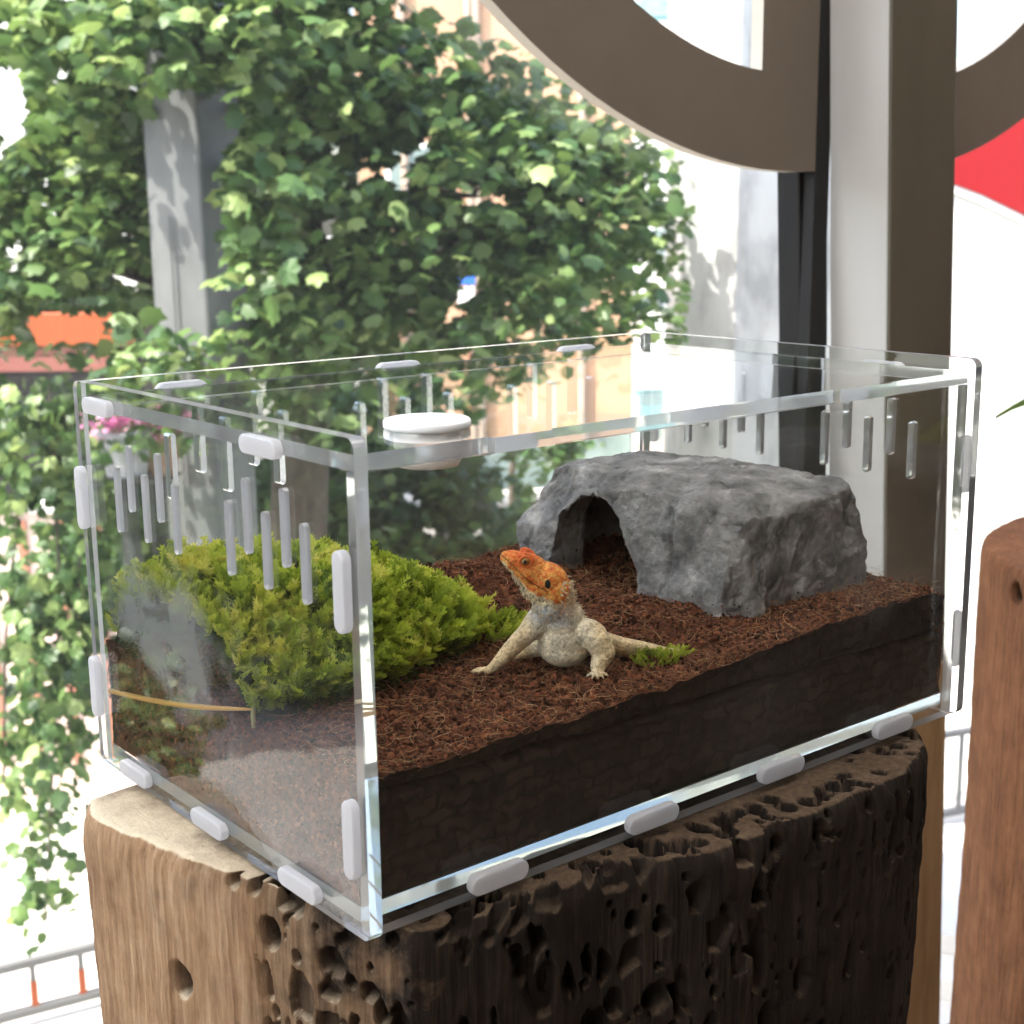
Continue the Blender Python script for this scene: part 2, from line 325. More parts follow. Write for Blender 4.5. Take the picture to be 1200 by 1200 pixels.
# big cut-out letters fixed to the glass
def letter(name, side, cx, label):
    """bowl of a round letter with a straight stem; side +1: stem right, -1: stem left"""
    zc, Ro, a, b = .741, .503, .367, .4275
    ix = cx - .024 * side
    sx0, sx1 = (.6695, .7370) if side > 0 else (.793, .861)
    out = []; inn = []
    xo = sx1 if side > 0 else sx0
    t0 = math.acos(max(-1, min(1, (xo - cx) / Ro)))                    # the outer arc starts where it meets the stem's outer side
    A0 = -t0; A1 = -(2 * math.pi - t0)
    n = 72
    xi = sx0 if side > 0 else sx1
    q = math.acos(max(-1, min(1, (xi - ix) / a)))
    if side > 0:
        outer = [(cx + Ro * math.cos(A0 + (A1 - A0) * i / n), zc + Ro * math.sin(A0 + (A1 - A0) * i / n)) for i in range(n + 1)]
        inner = [(ix + a * math.cos(-q + (-(2 * math.pi - q) + q) * i / n), zc + b * math.sin(-q + (-(2 * math.pi - q) + q) * i / n)) for i in range(n + 1)]
    else:
        outer = [(cx + Ro * math.cos(-t0 + 2 * t0 * i / n), zc + Ro * math.sin(-t0 + 2 * t0 * i / n)) for i in range(n + 1)]
        inner = [(ix + a * math.cos(-q + 2 * q * i / n), zc + b * math.sin(-q + 2 * q * i / n)) for i in range(n + 1)]
    v = []; f = []
    y0, y1 = .4400, .4518
    ring = outer; rin = inner
    N = n + 1
    for (x, z) in ring: v.append((x, y0, z))
    for (x, z) in rin: v.append((x, y0, z))
    for (x, z) in ring: v.append((x, y1, z))
    for (x, z) in rin: v.append((x, y1, z))
    mi = []
    for i in range(n):
        f.append((i, i + 1, N + i + 1, N + i)); mi.append(0)
        f.append((2 * N + i + 1, 2 * N + i, 3 * N + i, 3 * N + i + 1)); mi.append(1)
        f.append((i + 1, i, 2 * N + i, 2 * N + i + 1)); mi.append(1)
        f.append((N + i, N + i + 1, 3 * N + i + 1, 3 * N + i)); mi.append(1)
    for k in (0, n):                                                   # stem ends of the bowl close on the stem
        f.append((k, N + k, 3 * N + k, 2 * N + k)); mi.append(1)
    # stem between the two arc ends
    b0 = len(v)
    za, zb = outer[0][1], outer[-1][1]
    f.append((0, N, N + n, n)); mi.append(0)
    f.append((2 * N, 2 * N + n, 3 * N + n, 3 * N)); mi.append(1)
    f.append((0, n, 2 * N + n, 2 * N)); mi.append(1)
    f.append((N, 3 * N, 3 * N + n, N + n)); mi.append(1)
    e = empty(name, (cx, .4518, zc - Ro), 0, label, 'letter')
    vv = np.array(v) - np.array([cx, .4518, zc - Ro])
    o = mobj('letter_face', vv, f, [M['letter'], M['letteredge']], e, mi=mi)
    bm = bmesh.new(); bm.from_mesh(o.data); bmesh.ops.recalc_face_normals(bm, faces=bm.faces); bm.to_mesh(o.data); bm.free()
letter('sign_letter', 1, .713, 'large dark brown round letter with its straight stem on the window left of the mullion')
letter('sign_letter', -1, .8165, 'large dark brown letter partly hidden behind the right side of the mullion')

# ------------------------------------------------------------------ street outside
GZ = -4.2
def street(name, mb, mat, kind='structure', lift=0.0):
    o = mb.build(name, mat); o.location = S(0, 0, GZ + lift); o.rotation_euler = (0, 0, ANG); return tag(o, kind=kind)
street('ground', MB().box(-150, 150, 1.2, 260, -.3, 0), M['paving'])
street('road', MB().add([(-60, 13.2, .004), (60, 24.5, .004), (60, 29.5, .004), (-60, 18.2, .004)], [(0, 1, 2, 3)]), M['asphalt'])
def strip(r0, d0, r1, d1, wd, h0, h1):
    t = Vector((r1 - r0, d1 - d0)).normalized(); nn = Vector((-t.y, t.x)) * wd / 2
    p = [(r0 + nn.x, d0 + nn.y), (r0 - nn.x, d0 - nn.y), (r1 - nn.x, d1 - nn.y), (r1 + nn.x, d1 + nn.y)]
    return MB().prism(p, 'z', h0, h1)
street('kerb', strip(-40, 14.2, 40, 29.2, .35, -.05, .13), M['kerb'])
street('kerb', strip(-40, 18.6, 40, 32.6, .35, -.05, .13), M['kerb'])
street('road_marking', strip(-6.5, 11.9, -2.6, 12.6, .12, .0, .006), M['yellow'])

def thing(name, r, d, z, label, cat, group=None): return empty(name, S(r, d, z), ANG, label, cat, group)

# peach building far behind the tree
pb = thing('peach_building', 0, 22, GZ, 'peach rendered building far behind the leafy tree', 'building')
MB().box(-2.3, 1.83, 0, 8, 1.3, 11).build('wall', M['peach'], pb)
MB().box(-2.3, 1.83, .1, 8, 0, 1.298).build('base_storey', M['shopglass'], pb)
for x in (-.62, -.5, 1.05, -1.6): MB().tube([(x, -.07, 1.4), (x, -.07, 11)], .06, 8).build('drainpipe', M['steel'], pb)
for x, z in ((.1, 8.4), (-1.9, 8.4), (-1.9, 4.2)):
    fr = MB().box(x, x + .8, -.04, .02, z, z + 1.2).build('window', M['whitep'], pb)
    MB().box(x + .08, x + .72, -.06, -.041, z + .08, z + 1.12).build('pane', M['shopglass'], fr)
# glazed shop front right of it
sf = thing('glass_shopfront', 1.85, 21, GZ, 'pale shopfront with grey green windows and white mullions by the street', 'building')
MB().box(0, 6, .25, 6, 0, 2.5).build('wall', M['white_wall'], sf)
MB().box(-.05, 6, -.7, 6, 2.5, 2.85).build('canopy', M['whitep'], sf)
for i in range(7):
    fr = MB().box(.02 + i * .38, .36 + i * .38, .2, .248, 1.0, 2.4).build('window', M['shopglass'], sf)
    MB().box(.0 + i * .38, .035 + i * .38, .15, .199, .95, 2.45).build('mullion', M['whitep'], fr)
MB().box(0, 6, .1, .249, 0, .94).build('plinth', M['pinkbrick'], sf)
# white stone pillar
pr0, _ = at(803, 300, 7); pr1, _ = at(861, 300, 7); pr2, _ = at(939, 300, 7)
pl = thing('stone_pillar', pr0, 7, GZ, 'broad white veined stone pillar outside left of the mullion', 'pillar')
MB().prism([(0, .12), (pr1 - pr0, -.05), (pr2 - pr0 + .3, .25), (pr2 - pr0 + .3, .9), (0, .9)], 'z', .2, 7.5).build('shaft', M['marble'], pl, bevel=.006)
MB().box(-.06, pr2 - pr0 + .36, -.1, .96, 0, .198).build('base', M['kerb'], pl, bevel=.01)
# teal building far off, seen inside the letter
tb = thing('teal_building', at(748, 10, 60)[0], 60, GZ, 'small teal tower block far off seen inside the brown letter', 'building')
hz = at(760, 25, 60)[1] - GZ
MB().box(0, 2.0, 0, 5, 0, hz + 4).build('wall', M['teal'], tb)
for k in range(5):
    fr = MB().box(.15, 1.85, -.06, .0, hz + .2 - k * 1.3, hz + .75 - k * 1.3).build('window', M['shopglass'], tb)
wb = thing('white_block', at(735, 40, 42)[0], 42, GZ, 'plain white office block behind the stone pillar', 'building')
hb = at(780, 34, 42)[1] - GZ
MB().box(0, 5, 0, 6, 0, hb).build('wall', M['whitep'], wb)
MB().box(-.1, 5.1, -.1, 6.1, hb + .001, hb + .2).build('parapet', M['kerb'], wb)
for k in range(4): MB().box(.4 + k * 1.1, 1.1 + k * 1.1, -.05, -.002, 3, 3.8).build('window', M['shopglass'], wb)
# red and white board on the right
b0, bt = at(1060, 200, 6)[0], at(1112, 84, 6)[1]
bd = thing('roadside_board', b0, 6, GZ, 'big pale roadside board with a curved red band at far right', 'sign')
zt = bt - GZ
MB().box(0, 2.2, .06, .12, zt - 2.6, zt).build('panel', M['white_wall'], bd, bevel=.008)
def bz(px, py): r, z = at(px, py, 6); return (r - b0, z - GZ)
lo = [bz(1060, 196), bz(1112, 212), bz(1155, 228), bz(1200, 250), bz(1260, 285), bz(1340, 345)]
up = [bz(1340, 92), bz(1200, 90), bz(1060, 88)]
MB().prism(lo + up, 'y', .03, .058).build('red_band', M['redp'], bd)
MB().prism([(x, z - .035) for x, z in lo[:6]] + [(x, z - .003) for x, z in lo[::-1]], 'y', .038, .058).build('trim', M['whitep'], bd)
MB().box(-.02, 2.22, .02, .13, zt + .001, zt + .05).build('top_rail', M['kerb'], bd)
for x in (.2, 1.9): MB().box(x, x + .1, .121, .22, 0, zt - .1).build('post', M['post'], bd)
# white balustrade right of the mullion
def fence(name, p0, p1, h, n, label, group, wd=.03, tipped=False):
    L = (Vector(p1) - Vector(p0)).length
    a = math.atan2(p1[1] - p0[1], p1[0] - p0[0])
    e = empty(name, S(p0[0], p0[1], GZ), ANG + a, label, 'fence', group)
    MB().box(0, L, -.025, .025, h - .05, h).build('top_rail', M['greyp'], e, bevel=.006)
    MB().box(0, L, -.025, .025, .06, .11).build('bottom_rail', M['greyp'], e, bevel=.006)
    me = None
    for i in range(n):
        x = L * (i + .5) / n
        if me is None:
            b = MB().box(-wd / 2, wd / 2, -.012, .012, .111, h - .051).build('bar', M['greyp'], e); me = b.data
            t = MB().box(-wd / 2 - .004, wd / 2 + .004, -.017, .017, .112, .112 + (h - .16) * .62).build('sleeve', M['orangep'], e) if tipped else None
            b.location.x = x
            if t: t.location.x = x
        else:
            b2 = b.copy(); COL.objects.link(b2); b2.location.x = x
            if t: t2 = t.copy(); COL.objects.link(t2); t2.location.x = x
fence('low_fence', (-3.5, 6.75), (-1.9, 7.62), .40, 7, 'low white fence with orange sleeved bars at the bottom left', None, tipped=True)
fence('white_balustrade', (2.2, 9.3), (5.6, 10.7), .72, 22, 'white balustrade outside between mullion and right stump', None)
# pale steps of the entrance below it
en = thing('entrance_steps', 2.0, 6.6, GZ, 'pale curved steps outside below the white balustrade', 'steps')
for k in range(4): MB().prism([(1.0 + (1.9 - .3 * k) * math.cos(t), .9 + (1.3 - .3 * k) * math.sin(t)) for t in np.linspace(0, 2 * math.pi, 40)[:-1]], 'z', .12 * k + (.002 if k else 0), .12 * (k + 1)).build('step', M['kerb'], en)
# small blue signs
def pole_sign(r, d, z, w_, h_, label, white=False):
    e = thing('blue_sign', r, d, GZ, label, 'sign')
    MB().tube([(0, .02, 0), (0, .02, z - GZ + h_)], .018, 8).build('post', M['rust'], e)
    MB().box(-w_, .03 if not white else w_ * .6, -.02, 0, z - GZ, z - GZ + h_).build('sign_plate', M['blue'], e, bevel=.004)
    if white: MB().box(-w_, w_ * .5, -.02, 0, z - GZ - h_ * 1.6, z - GZ - .02).build('lower_plate', M['whitep'], e, bevel=.004)
rr_, zz_ = at(748, 512, 23.5); pole_sign(rr_, 23.5, zz_, .22, .2, 'small blue sign on a thin reddish post by the kerb')
rr_, zz_ = at(549, 334, 13); pole_sign(rr_, 13, zz_, .1, .12, 'small blue and white sign glimpsed through the leaves', True)

# distant shop on the left
lb = thing('orange_shop', at(-60, 200, 18)[0], 18, GZ, 'white shop with orange fascia and dark opening at far left', 'building')
zo = lambda y: at(60, y, 18)[1] - GZ
W_ = at(140, 400, 18)[0] - at(-60, 400, 18)[0]
MB().box(-6, W_ + .5, .0, 6, zo(362), 7.5).build('wall', M['white_wall'], lb)
MB().box(-6, W_, -.35, -.002, zo(402), zo(366)).build('fascia', M['orangep'], lb)
MB().box(-6, W_, -.30, -.004, zo(432), zo(403)).build('brick_band', M['maroon'], lb)
MB().box(-6, W_, .3, 6, 0, zo(362) - .004).build('shade_block', M['black'], lb)  # near-black block stands in for the shade inside the opening
for x in (-3.2, -1.4): 
    f_ = MB().box(x, x + .9, -.04, -.002, 5.2, 6.6).build('window', M['shopglass'], lb)
pw = thing('pink_wall', at(-60, 640, 9.5)[0], 10.3, GZ, 'low pink wall with reddish bars and white coping at left', 'wall')
hw = at(40, 600, 10.3)[1] - GZ
MB().box(-1.5, 1.0, 0, .2, 0, hw).build('wall', M['pinkbrick'], pw)
for i in range(8): MB().box(-1.2 + i * .28, -1.14 + i * .28, -.03, -.002, .3, hw - .06).build('bar', M['rust'], pw)
MB().box(-1.55, 1.05, -.05, .25, hw + .001, hw + .06).build('coping', M['whitep'], pw)
# flower pots on stands
def flowers(px, w_, d, mat, label, seed):
    rng = np.random.default_rng(seed)
    r, z = at(px, 556, d); e = thing('flower_pot', r, d, GZ, label, 'flower pot', 'flower pots behind the terrarium')
    zb = z - GZ
    MB().lathe([(.0, 0), (.10, 0), (.10, .03), (.03, .04), (.03, zb - .03), (.08, zb - .002), (0, zb - .002)], 16).build('stand', M['black'], e)
    MB().lathe([(.0, 0), (w_ * .75, 0), (w_, .13), (w_ * 1.06, .13), (w_ * 1.06, .15), (w_ * .9, .15), (w_ * .85, .11), (0, .11)], 20, (0, 0, zb)).build('pot', mat, e, smooth=False)
    n = 90
    P = np.stack([rng.normal(0, w_ * .75, n), rng.normal(0, w_ * .7, n), zb + .17 + rng.normal(0, .025, n)], -1)
    v, f, t = leaf_cloud(P, .03, rng); mobj('bloom', v, f, M['pink'], e, tint=t)
    P = np.stack([rng.normal(0, w_ * .8, n), rng.normal(0, w_ * .7, n), zb + .13 + rng.normal(0, .03, n)], -1)
    v, f, t = leaf_cloud(P, .045, rng); mobj('foliage', v, f, M['leafm'], e, tint=t)

# ------------------------------------------------------------------ foliage
LV = np.array([(0, .42, .07), (0, -.10, 0), (-.28, .02, .02), (-.50, .20, -.04), (-.40, .42, .02), (-.46, .66, -.05), (-.22, .72, .02), (0, .98, -.08), (.22, .72, .02), (.46, .66, -.05), (.40, .42, .02), (.50, .20, -.04), (.28, .02, .02)], float)
LF = np.array([(0, i, i + 1) for i in range(1, 12)] + [(0, 12, 1)])
def rand_frames(n, rng, droop=.5, flat=.6):
    """leaf frames: y the tip direction hangs down, z the face looks up and out"""
    az = rng.uniform(0, 2 * np.pi, n); dz = -np.abs(rng.normal(droop, .35, n))
    ty = np.stack([np.cos(az), np.sin(az), dz], -1); ty /= np.linalg.norm(ty, axis=1)[:, None]
    up = np.stack([rng.normal(0, flat, n), rng.normal(0, flat, n), np.ones(n)], -1)
    tx = np.cross(ty, up); tx /= np.linalg.norm(tx, axis=1)[:, None]
    return tx, ty, np.cross(tx, ty)
def leaf_cloud(P, size, rng, droop=.5, flat=.6, frames=None, sizes=None):
    n = len(P); tx, ty, tz = frames or rand_frames(n, rng, droop, flat)
    s = sizes if sizes is not None else size * rng.uniform(.65, 1.25, n)
    V = (tx[:, None] * LV[None, :, 0:1] + ty[:, None] * LV[None, :, 1:2] + tz[:, None] * LV[None, :, 2:3]) * s[:, None, None] + P[:, None]
    F = LF[None] + (np.arange(n) * len(LV))[:, None, None]
    t = np.repeat(np.clip(rng.normal(.5, .24, n), 0, 1), len(LV))
    return V.reshape(-1, 3), F.reshape(-1, 3), t
leaf_me = None
def foliage(e, P, size, rng, nparts=300, droop=.5, flat=.6):
    """leaves at local points P of thing e: the nparts nearest the window single, the rest joined"""
    global leaf_me
    n = len(P); fr = rand_frames(n, rng, droop, flat); s = size * np.clip(rng.normal(.95, .28, n), .4, 1.6)
    order = np.argsort(P[:, 1]); near = order[:nparts]; far = order[nparts:]
    if len(far):
        v, f, t = leaf_cloud(P[far], size, rng, frames=tuple(a[far] for a in fr), sizes=s[far])
        tag(mobj('leaf_mass', v, f, M['leafm'], e, tint=t), kind='stuff')
    if leaf_me is None and nparts:
        leaf_me = bpy.data.meshes.new('leaf'); leaf_me.from_pydata([tuple(x) for x in LV], [], [tuple(int(i) for i in x) for x in LF]); leaf_me.materials.append(M['leaf'])
    for i in near:
        o = bpy.data.objects.new('leaf', leaf_me); o.parent = e
        mt = Matrix([[fr[0][i][k], fr[1][i][k], fr[2][i][k]] for k in range(3)]) * float(s[i])
        mt = mt.to_4x4(); mt.translation = Vector(P[i]); o.matrix_local = mt
        COL.objects.link(o)
def crown_points(blobs, rng, base, per=24, spread=.13):
    """clusters of leaves through ellipsoid blobs (px, py, d, radius px x, px y, depth m, clusters)"""
    out = []
    for (px, py, d, rx, ry, rd, ncl) in blobs:
        for k in range(ncl):
            while True:
                u = rng.uniform(-1, 1, 3)
                if (u ** 2).sum() < 1: break
            dd = d + u[2] * rd
            r, z = at(px + u[0] * rx, py + u[1] * ry, dd)
            cc = np.array([r - base[0], dd - base[1], z - base[2]])
            m_ = rng.integers(per // 2, per * 3 // 2)
            q = cc + rng.normal(0, 1, (m_, 3)) * np.array([spread, spread, spread * .75])
            out.append(q)
    return np.concatenate(out)
def keep(P, base, fn):
    out = []
    for p in P:
        w_ = S(p[0] + base[0], p[1] + base[1], p[2] + base[2]) - CAM
        zf = w_.dot(AXF); x = 600 + 1669.4 * w_.dot(AXR) / zf; y = 600 - 1669.4 * w_.dot(AXU) / zf
        out.append(fn(x, y, p[1] + base[1]))
    return P[np.array(out, bool)]

# the square post by the tree
p0 = at(165, 200, 4.9); p1 = at(236, 200, 4.9); p2 = at(277, 200, 4.9)
po = thing('square_post', p0[0], 4.9, GZ, 'grey square metal post standing among the leaves', 'post')
a_, b_ = p1[0] - p0[0], p2[0] - p0[0]
MB().prism([(0, .05), (a_, -.03), (b_, .11), (b_ - a_ + .02, .2)], 'z', .012, 6.0).build('shaft', M['post'], po, bevel=.012, seg=3)
MB().box(-.08, b_ + .08, -.1, .28, 0, .011).build('base_plate', M['post'], po)
MB().tube([(a_ * .42, .0, 3.4), (a_ * .42, .0, 4.4)], .004, 6).build('seam', M['post'], po)

rng = np.random.default_rng(11)
tr = at(345, 500, 6.3)[0]
base = (tr, 6.3, GZ)
tree = thing('street_tree', *base, 'large leafy green tree filling the view behind the terrarium', 'tree')
trunk = MB().tube([(0, 0, 0), (.03, .02, 1.2), (-.04, .05, 2.6), (.05, .1, 3.8), (.02, .1, 5.2), (.1, .15, 6.6)], [.20, .16, .14, .12, .09, .04], 12).build('trunk', M['bark'], tree, smooth=True)
for (px, py, d) in ((100, 80, 5.7), (420, 40, 5.5), (560, 230, 6.0), (700, 250, 6.4), (60, 320, 5.9), (430, -120, 6.2), (200, -200, 6.6), (520, 380, 5.8)):
    r, z = at(px, py, d); e_ = Vector((r - base[0], d - base[1], z - base[2])); h0 = min(5.6, max(2.8, e_.z - .25 - abs(e_.x) * .25))
    s_ = Vector((.02, .08, h0)); mid = (s_ + e_) / 2 + Vector((0, 0, .16))
    MB().tube([s_, s_.lerp(mid, .5) + Vector((0, 0, .05)), mid, mid.lerp(e_, .5) + Vector((0, 0, .05)), e_], [.06, .05, .038, .026, .008], 8).build('limb', M['bark'], tree, smooth=True)
blobs = [(250, 60, 5.9, 360, 150, .9, 150), (430, 220, 6.0, 270, 170, .9, 150), (660, 260, 6.5, 140, 115, .6, 90), (640, 150, 6.7, 90, 60, .4, 26), (70, 250, 5.8, 130, 170, .7, 120), (60, 200, 6.8, 150, 190, .5, 70), (430, 250, 7.0, 260, 150, .4, 70),
         (500, 370, 5.9, 320, 60, .6, 70), (230, -160, 6.2, 420, 170, 1.2, 150), (250, 200, 6.1, 200, 150, .4, 60), (330, 390, 5.2, 90, 45, .2, 14), (170, 60, 4.95, 170, 50, .25, 24), (222, 45, 4.62, 80, 52, .15, 26), (292, 230, 4.72, 20, 130, .08, 15), (200, 405, 4.6, 60, 18, .1, 5), (420, -420, 6.6, 500, 200, 1.2, 100)]
P = crown_points(blobs, rng, base, 33, .10)
def ok_tree(x, y, d):
    if x > 490 + max(0, y) * 2.2 and y < 190: return False              # open sky and the peach wall to the upper right
    if 168 < x < 262 + 9 * noise.noise((x / 12, y / 12, 6)) and 104 + 14 * noise.noise((x / 15, 2, 1)) < y < 385 and d < 5.15: return False
    if (x - 549) ** 2 + (y - 332) ** 2 < 20 ** 2: return False
    if (x - 12) ** 2 / 26 ** 2 + (y - 120) ** 2 / 52 ** 2 < 1: return False
    if 30 < x < 125 and 358 < y < 402: return False
    if x > 806 and y > 150: return False
    if x < 60 and y > 425: return False
    g = noise.noise((x / 34, y / 34, 1.7))
    return g > -.40
P = keep(P, base, ok_tree)
foliage(tree, P, .064, rng)
print('tree leaves', len(P))

# trailing branch on the left
rng = np.random.default_rng(5)
vb = (at(55, 420, 5.4)[0], 5.4, GZ)
vine = thing('trailing_creeper', *vb, 'long trailing creeper hanging down at the left edge', 'plant')
stems = [[(60, 450), (72, 650), (68, 800), (58, 950), (50, 1085)], [(18, 480), (22, 600), (8, 760), (2, 920)], [(96, 470), (100, 560), (92, 720), (84, 850)]]
VP = []
for st_ in stems:
    pts = []
    for px, py in st_:
        r, z = at(px, py, 5.4); pts.append((r - vb[0], rng.normal(0, .03), z - vb[2]))
    MB().tube(pts, .006, 5).build('stem', M['bark'], vine)
for (x0, y0, x1, y1, sx, n_) in ((60, 470, 70, 640, 40, 700), (64, 640, 70, 760, 36, 560), (70, 760, 64, 880, 28, 360), (62, 880, 50, 1080, 18, 240), (10, 640, 4, 940, 12, 170), (98, 640, 88, 840, 12, 120), (20, 520, 30, 600, 34, 160), (55, 445, 60, 520, 42, 240)):
    for k in range(n_):
        t = rng.random(); r, z = at(x0 + (x1 - x0) * t + rng.normal(0, sx), y0 + (y1 - y0) * t, 5.4 + rng.normal(0, .12)); VP.append((r - vb[0], rng.normal(0, .12), z - vb[2]))
VP = keep(np.array(VP), vb, lambda x, y, d: (noise.noise((x / 26, y / 26, 4.2)) > -.3) and not (20 < x < 92 and 598 < y < 668 and noise.noise((x / 9, y / 9, 2)) > -.25))
foliage(vine, VP, .056, rng, 300, droop=1.1, flat=.9)

# shrubs behind the terrarium
def shrub(d, blobs, size, label, seed, per=26, spread=.12, nparts=0):
    rng = np.random.default_rng(seed); r = at(blobs[0][0], 600, d)[0]; b = (r, d, GZ)
    e = thing('shrub', *b, label, 'shrub')
    MB().tube([(0, 0, 0), (.02, .02, .8), (.0, .05, 1.6), (.05, .0, 2.2)], [.07, .055, .04, .015], 8).build('stem', M['bark'], e)
    P = crown_points(blobs, rng, b, per, spread)
    P = keep(P, b, lambda x, y, dd: noise.noise((x / 40, y / 40, 9.1)) > -.42)
    P = P[P[:, 2] > .05]
    v, f, t = leaf_cloud(P, size, rng, .5, .7); tag(mobj('leaf_mass', v, f, M['leafm'], e, tint=t * .7), kind='stuff')
shrub(8.0, [(500, 600, 8.0, 110, 130, .8, 130), (470, 480, 8.1, 110, 60, .6, 50), (540, 690, 8.0, 90, 60, .6, 40)], .075, 'dark dense shrub seen between the moss and the grey rock', 21)
shrub(7.2, [(330, 620, 7.2, 100, 120, .7, 90), (390, 520, 7.3, 70, 60, .5, 40)], .07, 'mid green shrub behind the moss right of the post', 22)
shrub(7.6, [(150, 560, 7.6, 70, 90, .5, 60), (130, 660, 7.6, 70, 60, .5, 40)], .07, 'bushy shrub behind the left end of the terrarium', 23)
shrub(15., [(600, 615, 15., 34, 40, .6, 26), (650, 520, 15., 40, 26, .5, 18)], .10, 'small light green shrub growing by the kerb left of the rock', 24)
s2 = empty('added_building', (-12.0, 9.2, GZ), R_(28), 'unseen dark brick building added for the left panel to reflect', 'building')  # unseen, added to darken what the left panel mirrors
MB().box(0, 11, 0, 4, 0, 6.2).build('wall', M['addedbrick'], s2)  # wall of the added unseen building
for k in range(5): MB().box(.6 + k * 2.1, 1.9 + k * 2.1, -.03, -.002, 2.6, 4.4).build('window', M['shopglass'], s2)  # windows of the added unseen building
MB().box(-.1, 11.1, -.12, 4.1, 6.201, 6.4).build('added_roof', M['kerb'], s2)
sst = MB().box(-16, -.6, .9, 30, .0, .005).build('added_street', M['asphalt']); sst.location = (0, 0, GZ); tag(sst, kind='structure')  # unseen asphalt, added to dim the ground mirrored in the left panel
wc = empty('added_climber', (-12.0, 9.2, GZ), R_(28), 'unseen leafy climber added to break the edge in the left reflection', 'plant')  # unseen leaves, added to make the mirrored edge irregular
rng = np.random.default_rng(61); n_ = 12000
P = np.stack([rng.uniform(0, 11, n_), -.05 - rng.random(n_) * .4, rng.uniform(.2, 6.2, n_)], -1)
low = np.array([.9 + 1.9 * (noise.noise((p * 1.3, 0, 3)) + .4 * noise.noise((p * 4, 1, 3))) for p in P[:, 0]]); P = P[P[:, 2] > low]
v, f, t = leaf_cloud(P, .20, rng, .8, .8); tag(mobj('leaf_mass', v, f, M['leafm'], wc, tint=t), kind='stuff')
GP = []  # unseen clumps, added to soften the mirrored ground line
for k in range(16):
    cx_, cy_, rr_ = rng.uniform(0, 11), -rng.uniform(.3, 4.5), rng.uniform(.35, .9)
    u_ = rng.normal(0, .42, (260, 3)) * rr_; u_[:, 2] = np.abs(u_[:, 2]) * 1.4 + .05; GP.append(u_ + np.array([cx_, cy_, 0]))
v, f, t = leaf_cloud(np.concatenate(GP), .16, rng, .6, .8)
gc = mobj('added_ground_cover', v, f, M['leafm'], None, tint=t, loc=(-12.0, 9.2, GZ)); gc.rotation_euler = (0, 0, R_(28))
tag(gc, 'unseen low greenery added to soften the mirrored ground line', 'plants', kind='stuff')
MB().tube([(3, -.05, 0), (3.1, -.08, 1.5), (2.8, -.06, 3), (3.3, -.06, 4.8)], .04, 6).build('stem', M['bark'], wc)
flowers(150, .085, 4.6, M['greypot'], 'grey pot of pink flowers nearest the left corner', 31)
flowers(185, .085, 4.7, M['terracotta'], 'brown pot of pink flowers beside the grey post', 32)

